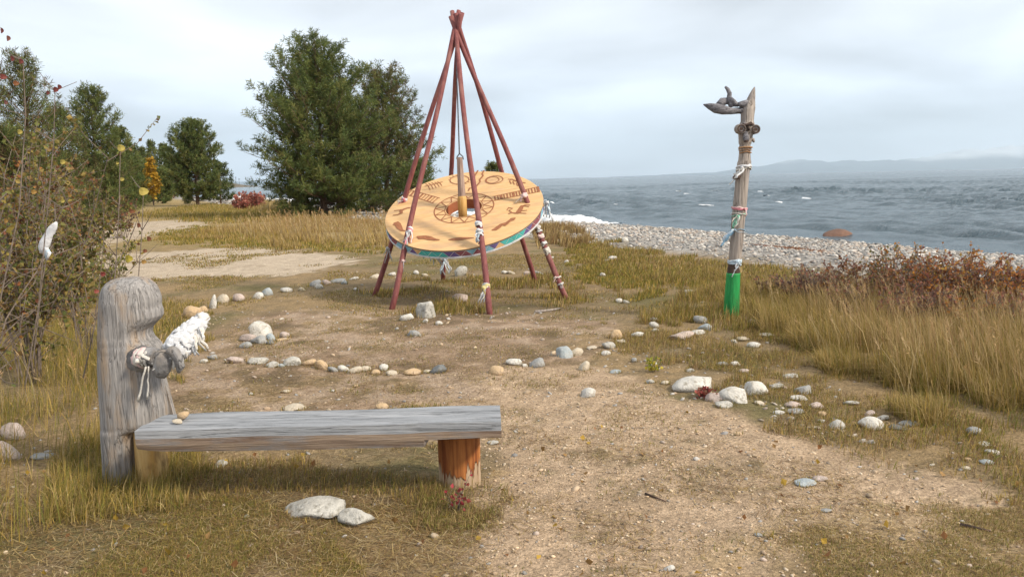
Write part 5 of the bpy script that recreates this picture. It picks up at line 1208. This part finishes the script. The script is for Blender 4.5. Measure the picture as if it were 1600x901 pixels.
def litter():
    r = np.random.RandomState(12); mb = MB()
    B = region([(-100, 700), (300, 560), (760, 550), (760, 700), (700, 800), (740, 960), (-100, 960)], 10000, r, 0.0); B = np.r_[B, region([(760, 600), (1300, 690), (1700, 800), (1700, 960), (740, 960)], 3500, r, 0.12)]
    n = len(B); a = r.uniform(0, 6.28, n); L = r.uniform(.02, .09, n)[:, None]; d = np.c_[np.cos(a), np.sin(a), r.normal(0, .10, n)]; s = np.c_[-np.sin(a), np.cos(a), np.zeros(n)] * r.uniform(.0008, .0022, (n, 1))
    b = B + np.array([0, 0, .007]); V = np.stack([b - s, b + s, b + d * L + s * .6, b + d * L - s * .6], 1).reshape(-1, 3)
    C = np.array(STRAW + BROWN + [(.45, .36, .22)])[r.randint(0, 8, n)] * r.uniform(.6, 1.2, (n, 1))
    mb.add(V, [np.arange(n)[:, None] * 4 + np.arange(4)], 0, np.repeat(C, 4, 0))
    
    B = region([(-150, 760), (230, 740), (430, 780), (760, 800), (800, 960), (-150, 960)], 16000, r, 0.0)
    n = len(B); a = r.uniform(0, 6.28, n); L = r.uniform(.015, .08, n)[:, None]; d = np.c_[np.cos(a), np.sin(a), r.normal(.05, .16, n)]; s = np.c_[-np.sin(a), np.cos(a), np.zeros(n)] * r.uniform(.0007, .0018, (n, 1))
    b = B + np.array([0, 0, .009]); V = np.stack([b - s, b + s, b + d * L + s * .6, b + d * L - s * .6], 1).reshape(-1, 3)
    C = np.array(STRAW + BROWN + [(.45, .36, .22)])[r.randint(0, 8, n)] * r.uniform(.6, 1.2, (n, 1))
    mb.add(V, [np.arange(n)[:, None] * 4 + np.arange(4)], 0, np.repeat(C, 4, 0))
    tag(mb.build('straw_litter', M['grass']), 'broken straw and dead stalks strewn over the soil', 'straw', kind='stuff')
    mb = MB(); r = np.random.RandomState(13)
    B = region([(-100, 760), (700, 700), (1100, 640), (1700, 780), (1700, 960), (-100, 960)], 170, r)
    leaf_cloud(mb, B + np.array([0, 0, .008]), np.tile([0, 0, .3], (len(B), 1)), r, .035, [(.40, .26, .05), (.25, .12, .05), (.30, .18, .07)])
    tag(mb.build('fallen_leaves', M['leaf']), 'yellow and brown fallen leaves scattered on the grass and soil', 'fallen leaves', kind='stuff')
litter()

# ------------------------------------------------------------------ stones
def ico(sub):
    bm = bmesh.new(); bmesh.ops.create_icosphere(bm, subdivisions=sub, radius=1.0)
    V = np.array([v.co[:] for v in bm.verts]); F = np.array([[v.index for v in f.verts] for f in bm.faces]); bm.free(); return V, F
ICO = {k: ico(k) for k in (1, 2, 3, 4)}
def rock_mesh(seed, hx, hy, hz, ang, sub):
    r = np.random.RandomState(seed); V, F = ICO[sub]; V = V.copy()
    for i in range(int(4 + 9 * ang)):
        n = r.normal(size=3); n /= np.linalg.norm(n); d = r.uniform(.62, .95) - .12 * ang
        k = V @ n; V = V - np.outer(np.maximum(k - d, 0) * (.55 + .45 * ang), n)
    V = V * (1 + (.10 + .08 * ang) * fbm(V[:, 0] * 1.5 + seed, V[:, 1] * 1.5, V[:, 2] * 1.5, seed, 3))[:, None]
    V[:, 2] += V[:, 0] * r.normal(0, .22) + V[:, 1] * r.normal(0, .15)
    V = V * (1 + .05 * fbm(V[:, 0] * 5, V[:, 1] * 5, V[:, 2] * 5, seed + 3, 2))[:, None]
    e = V.max(0) - V.min(0); V = (V - (V.max(0) + V.min(0)) / 2) * 2 / e
    V[:, 2] = np.where(V[:, 2] < -.7, -.7 + (V[:, 2] + .7) * .4, V[:, 2])
    return V * np.array([hx, hy, hz]), F
def stone(px, pby, w, h, kind, label, seed, ang=.4, group=None, tilt=0, zbase=None, Y=None, deep=.8, name='stone'):
    if zbase is not None: p = gp(px, pby, zbase)
    else: p = gp(px, pby)
    d = p.y; hx = w / FPX * d / 2; hy = hx * deep; phi = (CAMZ - p.z) / d; hz = max(h - .65 * deep * w * phi, .55 * h) / FPX * d / 2 * 1.05
    if hz > hx * 1.4: hy = max(hy, hz * .6)
    V, F = rock_mesh(seed, hx, hy, hz * 1.45, min(1, ang * .8 + .38), 3 if w > 26 else 2)
    if zbase is None: V[:, 2] += hz * .52
    else: V[:, 2] += hz * 1.1
    c = p + Vector((0, hy * .85, 0))
    if zbase is None: c.z = float(height(c.x, c.y))
    mb = MB(); mb.add(V + np.array(c), [F])
    o = mb.build(name, M['stone_' + kind], smooth=True)
    # put the origin at the stone itself
    o.data.transform(Matrix.Translation(-c)); o.location = c; o.rotation_euler = (0, tilt, 0)
    return tag(o, label, 'stone', group)
ST = [
 (298, 497, 30, 20, 'T', 'tan rounded stone just behind the tip of the wrapped branch arm', .1), (314, 489, 17, 12, 'T', 'small orange tan stone behind the tan rounded one by the branch tip', .2),
 (288, 519, 26, 12, 'C', 'pale flat stone half hidden behind the wrapped cloth', .4), (270, 531, 22, 12, 'T', 'dull tan stone hidden between post and wrapped cloth', .4),
 (331, 482, 14, 22, 'W', 'upright white block at the near end of the upper stone arc', .8), (346, 474, 20, 15, 'C', 'cream angular stone leaning by the upright white block', .6),
 (371, 471, 19, 13, 'P', 'pinkish grey stone next along the upper arc after the cream one', .6), (402, 467, 17, 11, 'W', 'round white stone in the upper arc touching a greenish one', .2),
 (416, 462, 18, 13, 'B', 'greenish pointed stone in the upper arc', .8), (446, 457, 19, 8, 'W', 'flat white stone alone in the gap of the upper arc', .2), (471, 454, 12, 6, 'C', 'little cream stone in the upper arc before the grey cluster', .3),
 (491, 448, 20, 12, 'G', 'grey stone topping the cluster of the upper arc', .5), (497, 451, 15, 8, 'S', 'pale speckled stone at the foot of the grey cluster', .3), (510, 445, 15, 9, 'P', 'pink grey stone in the cluster of the upper arc', .3),
 (526, 442, 26, 8, 'G', 'long flat grey stone in the upper arc', .6), (537, 444, 11, 6, 'B', 'small bluish stone leaning on the long flat grey one', .3), (552, 437, 16, 5, 'W', 'thin white stone where the upper arc meets the drum shadow', .3), (556, 454, 9, 5, 'W', 'tiny white stone set inside the upper arc', .3),
 (405, 530, 36, 30, 'W', 'big upright white stone of the little cairn', .6), (385, 534, 30, 14, 'P', 'flat pinkish slab in the little cairn', .8), (402, 537, 30, 15, 'G', 'grey wedge stone at the front of the little cairn', .7), (422, 533, 15, 14, 'B', 'blue grey stone at the side of the little cairn', .4),
 (380, 544, 24, 11, 'G', 'smooth grey stone lying before the little cairn', .2), (443, 528, 18, 10, 'P', 'whitish pink stone just right of the little cairn', .4), (439, 532, 22, 5, 'T', 'flat tan sliver below the whitish pink stone', .5), (421, 538, 14, 7, 'D', 'charred black lump under the blue grey cairn stone', .7),
 (664, 497, 33, 28, 'S', 'large pale round boulder in front of the drum legs', .5), (635, 501, 24, 13, 'W', 'white slab beside the large pale boulder', .7), (664, 504, 10, 6, 'W', 'tiny white stone at the foot of the large pale boulder', .3), (686, 508, 12, 7, 'W', 'small white stone lakeward of the large pale boulder', .3),
 (646, 526, 24, 11, 'G', 'lone flat grey brown stone on the soil in front of the pale boulder', .6), (720, 431, 21, 16, 'S', 'pointed whitish stone standing under the middle of the drum', .7), (718, 471, 26, 13, 'P', 'pale stone in dry grass beside the front drum leg', .5),
 (585, 435, 18, 7, 'C', 'low cream stone behind the leftmost drum leg', .5), (612, 431, 14, 6, 'W', 'small whitish stone between the left pair of drum legs', .4), (650, 429, 10, 7, 'W', 'little white stone in the grass under the low side of the drum', .3), (664, 432, 12, 5, 'C', 'small cream stone under the low side of the drum', .3),
 (789, 428, 12, 6, 'W', 'small white stone behind the drum, nearest the tilted front leg', .3), (800, 428, 14, 6, 'C', 'pale stone next to the rear right drum leg', .3), (824, 429, 13, 6, 'P', 'pinkish stone touching the rear right drum leg', .4), (841, 429, 18, 7, 'G', 'greyish stone just past the rear right drum leg', .4), (854, 432, 13, 4, 'C', 'flat pale stone between the two right drum legs', .3), (862, 404, 9, 4, 'W', 'tiny white stone behind the knotted drum leg', .3),
 (317, 567, 14, 7, 'W', 'small white stone starting the front stone row', .2), (330, 562, 18, 9, 'G', 'dull grey stone second in the front row', .4), (365, 568, 28, 13, 'P', 'pinkish grey stone third in the front row', .4), (400, 569, 32, 12, 'S', 'long pale stone in the front row with speckled top', .3), (424, 574, 23, 11, 'S', 'pale stone sunk low beside the long speckled one', .3), (438, 574, 14, 7, 'B', 'bluish little stone wedged mid front row', .3), (455, 571, 30, 15, 'S', 'larger whitish stone mid front row', .3), (481, 572, 26, 12, 'T', 'flat tan stone half sunk mid front row', .4), (501, 577, 20, 16, 'T', 'brown angular stone standing in the front row', .8),
 (521, 581, 22, 10, 'G', 'grey flat stone right after the brown angular one', .4), (536, 581, 18, 12, 'W', 'white egg shaped stone in the front row', .1), (553, 583, 24, 13, 'C', 'creamy yellow stone, larger of the touching pair', .2), (570, 580, 18, 9, 'C', 'creamy yellow stone, smaller of the touching pair', .2), (586, 585, 16, 9, 'T', 'small tan pink stone in the trio of the front row', .1), (599, 579, 15, 11, 'W', 'round white stone at the back of the trio', .1), (611, 586, 20, 9, 'C', 'flat cream stone in front of the trio', .1),
 (643, 586, 29, 12, 'T', 'smooth orange tan stone lying alone in the front row', .05), (667, 583, 14, 6, 'C', 'little dull stone leaning by the dark grey one', .4), (684, 584, 28, 15, 'D', 'dark grey rounded stone in the front row', .3), (775, 586, 25, 15, 'T', 'tan blocky stone at the bench end of the path row', .6), (803, 571, 27, 12, 'W', 'white oblong stone beside the path', .15), (820, 573, 10, 6, 'W', 'tiny white stone between oblong white and grey ones', .2), (839, 574, 26, 16, 'G', 'grey blocky stone beside the tiny white one', .5),
 (883, 560, 28, 20, 'B', 'blue grey pointed stone with a pale one leaning on it', .9), (900, 556, 26, 14, 'C', 'pale cream stone leaning on the blue grey pointed one', .5), (925, 546, 18, 6, 'C', 'low pale stone strung out after the leaning pair', .4), (913, 579, 18, 17, 'C', 'round cream stone standing clear on the path edge', .1), (920, 621, 25, 18, 'W', 'lone white rock in the middle of the sandy path', .5), (963, 529, 20, 15, 'T', 'round orange tan stone near the totem pole', .1), (997, 527, 22, 10, 'W', 'white oval stone between the orange tan one and the grass', .2), (952, 545, 24, 12, 'S', 'whitish broken stone below the orange tan one', .7), (971, 536, 16, 6, 'C', 'small flat stone under the orange tan one', .3), (947, 554, 18, 7, 'W', 'flat white stone nearest the leaning pair', .2), (974, 549, 12, 5, 'T', 'small tan stone sunk beside the whitish broken one', .3), (962, 583, 20, 7, 'B', 'flat bluish stone flush with the path edge', .3), (934, 581, 6, 4, 'C', 'tiny pebble beside the round cream stone', .3),
 (1086, 612, 68, 28, 'W', 'largest white boulder edging the sandy path', .15), (1147, 630, 46, 30, 'W', 'second large white boulder, craggy, past the red leaves', .6), (1122, 628, 34, 18, 'P', 'pinkish slab leaning against the craggy white boulder', .7), (1134, 637, 30, 12, 'S', 'pale low stone in front of the craggy white boulder', .4), (1184, 617, 38, 26, 'W', 'white stone behind the craggy boulder', .4), (1214, 608, 26, 10, 'S', 'flat pale stone past the white one behind the craggy boulder', .5), (1189, 633, 17, 8, 'C', 'small cream stone in the grass past the craggy boulder', .3),
 (1066, 531, 46, 16, 'P', 'wide pinkish slab in front of the totem pole', .7), (1090, 522, 28, 8, 'W', 'white top stone resting behind the wide pinkish slab', .4), (1024, 504, 16, 9, 'G', 'small grey stone in the grass before the totem pole', .3), (1023, 513, 16, 11, 'S', 'round pale stone at the grass edge left of the wide slab', .2), (1024, 518, 12, 6, 'W', 'little white stone under the round pale one', .2), (1097, 505, 26, 14, 'G', 'domed grey stone at the foot of the totem pole', .3), (1103, 516, 22, 12, 'B', 'bluish stone hidden in grass below the domed grey one', .4),
 (1180, 543, 22, 10, 'W', 'white flat stone lakeward of the totem pole', .3), (1200, 527, 27, 9, 'S', 'pale long stone in the grass beyond the white flat one', .4), (1163, 533, 24, 8, 'C', 'cream stone just below the totem pole', .4), (1147, 535, 9, 5, 'W', 'tiny white stone beside the cream one below the pole', .2), (1228, 510, 18, 8, 'S', 'small whitish stone deep in the meadow grass', .3), (1176, 507, 16, 9, 'S', 'dim speckled stone in grass just behind the pole foot', .4), (1076, 462, 24, 11, 'W', 'bright white block in the grass far left of the green foot', .6), (1099, 468, 16, 7, 'C', 'cream stone lying after the bright white block', .4), (1098, 474, 9, 4, 'C', 'tiny cream stone in front of the one after the white block', .3),
 (1150, 572, 16, 9, 'W', 'whitish stone in brown turf above the two large boulders', .3), (1131, 572, 20, 8, 'G', 'grey flat stone next to the whitish turf stone', .4), (1164, 583, 18, 9, 'P', 'pink stone in the turf above the craggy boulder', .3), (1237, 590, 26, 8, 'S', 'pale flat stone alone in the brown turf', .4), (1020, 572, 14, 9, 'W', 'round white stone by the yellow leaved plant', .2), (991, 566, 10, 8, 'G', 'small grey stone left of the yellow leaved plant', .3), (1017, 599, 14, 7, 'S', 'speckled stone just left of the largest white boulder', .3), (1040, 601, 14, 7, 'C', 'cream pebble touching the largest white boulder', .3), (1079, 581, 14, 7, 'S', 'small pale stone behind the largest white boulder', .3),
 (1257, 616, 28, 16, 'G', 'dull grey domed stone atop the loose heap by the path', .4), (1250, 626, 30, 10, 'W', 'white broken slab in the loose heap', .6), (1243, 637, 28, 12, 'P', 'pinkish stone at the middle of the loose heap', .4), (1279, 639, 26, 12, 'P', 'pinkish grey stone at the lake side of the loose heap', .6), (1220, 647, 22, 8, 'W', 'white flat stone at the path side of the loose heap', .3), (1246, 648, 28, 9, 'G', 'grey flat stone at the front of the loose heap', .3), (1287, 650, 16, 8, 'T', 'tan stone below the pinkish grey heap stone', .3), (1286, 660, 14, 6, 'S', 'small pale stone nearest the path below the heap', .3), (1277, 670, 16, 5, 'C', 'flat pebble like stone on the path below the heap', .3),
 (1333, 633, 26, 10, 'S', 'greyish white stone alone in green turf past the heap', .4), (1313, 671, 26, 17, 'S', 'jagged whitish rock between heap and round white stone', .9), (1367, 672, 42, 23, 'W', 'big round white stone in front of the meadow', .1), (1361, 650, 18, 10, 'P', 'pinkish stone perched behind the big round white one', .4), (1382, 656, 20, 9, 'S', 'pale stone tucked behind the shoulder of the big round white one', .4), (1425, 666, 34, 12, 'G', 'grey oval stone past the big round white one', .2), (1408, 672, 32, 10, 'D', 'dark flat stone between the big white and grey oval ones', .3),
 (1526, 680, 24, 14, 'G', 'mossy grey stone deep in the meadow foot', .4), (1545, 696, 26, 7, 'W', 'thin white stone under the meadow edge', .3), (1556, 711, 26, 9, 'W', 'white stone second lowest along the meadow edge', .2), (1546, 725, 24, 10, 'B', 'pale greenish stone lowest along the meadow edge', .15), (1512, 733, 15, 6, 'C', 'small cream stone outside the meadow edge on the path', .3), (1514, 720, 14, 8, 'T', 'tan stone sunk above the small cream one', .3), (1449, 642, 14, 7, 'P', 'small pink stone in the meadow foot above the grey oval', .4),
 (1262, 760, 36, 13, 'B', 'flat bluish white stone set in the bare path', .4), (1283, 751, 26, 8, 'P', 'flat pink stone beside the bluish white one on the path', .3), (1047, 892, 19, 13, 'W', 'white stone lowest on the path', .3), (1293, 800, 20, 7, 'G', 'half buried grey stone low on the path', .3), (1187, 838, 14, 6, 'G', 'small grey stone on the path below the wiry tufts', .3), (1155, 680, 11, 7, 'T', 'lone tan pebble on the path below the craggy boulder', .3), (1205, 842, 7, 4, 'W', 'tiny white pebble beside the small grey path stone', .3),
 (968, 473, 12, 7, 'W', 'small white stone on turf left of the white block', .3), (979, 474, 12, 6, 'S', 'pale stone paired with the small white turf stone', .3), (957, 408, 16, 8, 'W', 'white stone on grass where the turf meets the beach', .4), (949, 410, 10, 5, 'C', 'cream stone beside the white one by the beach', .3), (977, 379, 12, 8, 'W', 'whitish rock lying on the beach behind the turf', .4), (885, 411, 8, 5, 'W', 'tiny white stone on turf past the knotted drum leg', .3), (942, 432, 9, 6, 'W', 'lone white stone on the worn turf', .3),
 (12, 688, 38, 32, 'P', 'rounded pinkish grey boulder upper of two at the shrub foot', .2), (6, 721, 36, 38, 'P', 'pale rounded boulder lower of two at the shrub foot', .3), (60, 718, 36, 11, 'G', 'flat grey stone in grass beside the pale boulders', .3),
 (484, 811, 108, 38, 'S', 'broad rough grey white rock in front of the bench', .8), (553, 825, 62, 38, 'S', 'craggy pale rock beside the broad one in front of the bench', .9), (343, 729, 22, 13, 'S', 'pale stone under the bench near the carved post', .5), (181, 853, 12, 8, 'W', 'small bright white pebble in the near grass', .2), (384, 809, 10, 8, 'W', 'oval white pebble left of the broad rough rock', .1), (258, 835, 7, 5, 'W', 'tiny white pebble between two larger pebbles in the grass', .2), (508, 835, 8, 5, 'W', 'tiny white stone under the edge of the craggy rock', .3), (770, 695, 20, 7, 'S', 'pale flat stone just past the bench end', .3),
 (458, 642, 38, 12, 'C', 'cream flat stone peeping over the bench back', .4), (596, 641, 22, 13, 'T', 'tan rounded stone peeping over the bench middle', .2), (520, 612, 8, 4, 'W', 'lone white chip on the soil behind the bench', .3), (392, 617, 8, 5, 'W', 'white chip near the post end behind the bench', .3), (445, 614, 16, 6, 'C', 'flat cream chip on the soil behind the bench', .3), (556, 605, 9, 5, 'T', 'small tan chip on the soil behind the bench middle', .3),
]
rt, tuft = np.random.RandomState(3), []
for i, (px, pby, w, h, k, lab, ang) in enumerate(ST):
    o = stone(px, pby, w, h, k, lab, 200 + i, ang); c = o.location; rr = o.dimensions.x / 2
    if 700 < px < 940 and pby > 540 or 'on the path' in lab or 'sandy path' in lab: n = 5
    else: n = int(26 + 160 * rr)
    a = rt.uniform(0, 6.28, n); q = rr * rt.uniform(.85, 1.35, n); X, Y = c.x + q * np.cos(a), c.y + q * .8 * np.sin(a)
    tuft.append(np.c_[X, Y, height(X, Y)])
mb = MB(); B = np.concatenate(tuft); blades(mb, B, rt.uniform(.015, .075, len(B)) * np.clip(np.hypot(B[:, 0], B[:, 1]) / 8, .7, 1.5), .0045, rt, GREEN + GOLD + BROWN + STRAW, .8)
tag(mb.build('stone_edge_grass', M['grass']), 'short grass grown up round the feet of the stones', 'grass', kind='stuff')
def seat_pebble(px, pby, w, h, k, lab, seed): return stone(px, pby, w, h, k, lab, seed, .05, zbase=.4075, name='pebble')
seat_pebble(284, 657, 20, 13, 'T', 'tan round pebble lying on the bench seat by the post', 500)
seat_pebble(275, 662.5, 18, 8, 'C', 'pale flat pebble on the bench seat in front of the tan one', 501)
o = stone(1317, 375, 50, 19, 'R', 'big red brown boulder at the water edge', 510, .3, name='boulder'); o['category'] = 'boulder'

# loose pebbles: on the path, along the ring and over the whole beach
def pebbles(name, label, B, S, cols, seed, sub=1, ang=.3):
    r = np.random.RandomState(seed); V0, F0 = ICO[sub] if sub > 0 else (None, None)
    n = len(B); k = 6; protos = []
    for i in range(k):
        v, f = rock_mesh(seed + i, 1, 1, 1, ang, 1); protos.append(v)
    mb = MB(); pid = r.randint(0, k, n); a = r.uniform(0, 6.28, n)
    ax = np.c_[S * r.uniform(.7, 1.2, n), S * r.uniform(.5, 1.0, n), S * r.uniform(.35, .7, n)]
    V = np.array(protos)[pid] * ax[:, None]
    ca, sa = np.cos(a)[:, None], np.sin(a)[:, None]
    X = V[..., 0] * ca - V[..., 1] * sa; Y = V[..., 0] * sa + V[..., 1] * ca
    tz = r.normal(0, .25, (n, 1)); Z = V[..., 2] + X * tz
    V = np.stack([X, Y, Z], -1) + B[:, None]
    C = np.array(cols)[r.randint(0, len(cols), n)] * r.uniform(.7, 1.2, (n, 1)); m = V.shape[1]
    F = (F0[None] + (np.arange(n) * m)[:, None, None]).reshape(-1, 3)
    mb.add(V.reshape(-1, 3), [F], 0, np.repeat(C, m, 0))
    mt, N, L, out = newmat(name + '_stone'); at_ = nd(N, 'ShaderNodeAttribute', attribute_name='albedo'); tc = nd(N, 'ShaderNodeTexCoord'); no = nd(N, 'ShaderNodeTexNoise', {'Scale': 20, 'Detail': 5}); L.new(tc.outputs['Object'], no.inputs['Vector'])
    mr = nd(N, 'ShaderNodeMapRange', {1: .3, 2: .7, 3: .75, 4: 1.2}); L.new(no.outputs[0], mr.inputs[0]); mx = nd(N, 'ShaderNodeMix', {0: 1}, data_type='RGBA', blend_type='MULTIPLY'); L.new(at_.outputs[0], mx.inputs[6]); L.new(mr.outputs[0], mx.inputs[7])
    b = nd(N, 'ShaderNodeBsdfPrincipled', {'Roughness': .85}); L.new(mx.outputs[2], b.inputs['Base Color']); L.new(b.outputs[0], out.inputs[0])
    return tag(mb.build(name, mt, smooth=True), label, 'pebbles', kind='stuff')
PALE = [(.44, .42, .385), (.36, .34, .315), (.52, .49, .45), (.27, .26, .25), (.42, .36, .30), (.20, .20, .195), (.36, .29, .24)]
def beach_pebbles():
    r = np.random.RandomState(31); out = []
    while sum(map(len, out)) < 26000:
        t = r.uniform(-14, 75, 60000); s = r.uniform(-.2, 13.2, 60000)
        P = SH0 + SHD * t[:, None] + SHN * s[:, None]; d = np.hypot(*P.T)
        ok = (r.rand(len(t)) < np.clip(20 / d, .1, 1) ** 1.2) & (inland(P[:, 0], P[:, 1]) < 12.6 + .8 * fbm(P[:, 0] * .6, P[:, 1] * .6, 0, 3, 2)) & (inland(P[:, 0], P[:, 1]) > -.1) & (np.abs(P[:, 0]) < P[:, 1] * .75 + 2) 
        out.append(P[ok])
    q = np.concatenate(out)[:26000]; d = np.hypot(*q.T)
    S = np.clip(r.lognormal(-3.4, .42, len(q)), .015, .10) * np.clip(d / 24, .8, 1.6)
    pebbles('beach_pebbles', 'grey and white pebbles covering the lake beach', np.c_[q, height(q[:, 0], q[:, 1]) + S * .2], S, PALE, 32)
    r = np.random.RandomState(33)
    B = region([(-50, 760), (260, 560), (340, 480), (900, 480), (1000, 540), (1300, 640), (1600, 720), (1700, 960), (-50, 960)], 2600, r)
    S = np.clip(r.lognormal(-4.9, .5, len(B)), .004, .03); pebbles('path_gravel', 'small loose gravel on the bare soil and sandy path', B + np.c_[S * 0, S * 0, S * .15], S, [PALE[1], PALE[3], PALE[6], (.48, .38, .26), (.40, .30, .2), (.33, .24, .16)], 34)
    r = np.random.RandomState(37)
    B = region([(780, 600), (1000, 600), (1300, 700), (1600, 800), (1500, 950), (700, 950)], 4500, r)
    S = np.clip(r.lognormal(-5.3, .4, len(B)), .003, .012); pebbles('path_grit', 'fine grit on the sandy path', B + np.c_[S * 0, S * 0, S * .2], S, [(.50, .38, .25), (.42, .30, .18), (.55, .45, .33), (.35, .25, .16), (.30, .25, .2)], 38)
    r = np.random.RandomState(35)
    B = region([(460, 440), (620, 415), (900, 410), (1000, 470), (960, 540), (620, 560), (300, 560), (320, 480)], 170, r)
    B2 = region([(930, 540), (1180, 520), (1400, 640), (1600, 730), (1480, 730), (1230, 670), (1000, 600)], 110, r)
    B = np.r_[B, B2]; S = np.clip(r.lognormal(-4.3, .45, len(B)), .008, .032); pebbles('scattered_pebbles', 'small pale pebbles scattered in the turf round the stone ring', B + np.c_[S * 0, S * 0, S * .15], S, [PALE[1], PALE[4], PALE[6], (.34, .28, .22), (.44, .40, .34)], 36)
beach_pebbles()
# dead weed strip washed up on the beach
def wrack():
    r = np.random.RandomState(41); mb = MB()
    B = region([(1165, 378), (1215, 373), (1260, 376), (1297, 383), (1285, 388), (1220, 384)], 4200, r, clump=.0, cs=.8, ragged=.12)
    H_ = r.uniform(.02, .08, len(B)); blades(mb, B, H_, .035, r, [(.24, .12, .075), (.30, .16, .10), (.20, .10, .07), (.34, .22, .14)], 1.2)
    tag(mb.build('beach_weed', M['grass']), 'strip of rust brown dead weed washed up on the beach', 'weed', kind='stuff')
wrack()
# dry sticks
def stick(pts, rad, label, mat='twig'):
    mb = MB(); P = [gp(x, y) + Vector((0, 0, rad * .8)) for x, y in pts]; mb.tube(P, [rad * (1 - .5 * i / (len(P) - 1)) for i in range(len(P))], 7, wob=.2)
    o = mb.build('stick', M[mat], smooth=True); tag(o, label, 'stick')
stick([(836, 489), (853, 487), (868, 485), (876, 483)], .018, 'bleached stick lying between the drum and the totem pole', 'totem_wood')
stick([(1008, 772), (1022, 777), (1040, 784)], .006, 'short dark stick on the sandy path', 'totem_dark')
stick([(348, 829), (380, 830), (412, 826), (432, 820)], .004, 'pale curved stalk lying in front of the broad rough rock', 'totem_wood')
stick([(1500, 822), (1530, 828), (1548, 832)], .010, 'dark root end showing in the lower corner of the path', 'totem_dark')

# ------------------------------------------------------------------ air
def haze():
    mb = MB(); x0, x1, y0, y1, z0, z1 = -23000, 25000, -80, 26500, -130.0, 1150
    mb.box(((x0 + x1) / 2, (y0 + y1) / 2, (z0 + z1) / 2), ((x1 - x0) / 2, (y1 - y0) / 2, (z1 - z0) / 2))
    m, N, L, out = newmat('thin_air'); v = nd(N, 'ShaderNodeVolumePrincipled', {'Density': HAZE, 'Color': (.80, .91, 1.0, 1), 'Anisotropy': .3}); L.new(v.outputs[0], out.inputs['Volume'])
    tag(mb.build('haze', m), 'pale moist air over the lake', kind='stuff')
HAZE = 0.00006
haze()
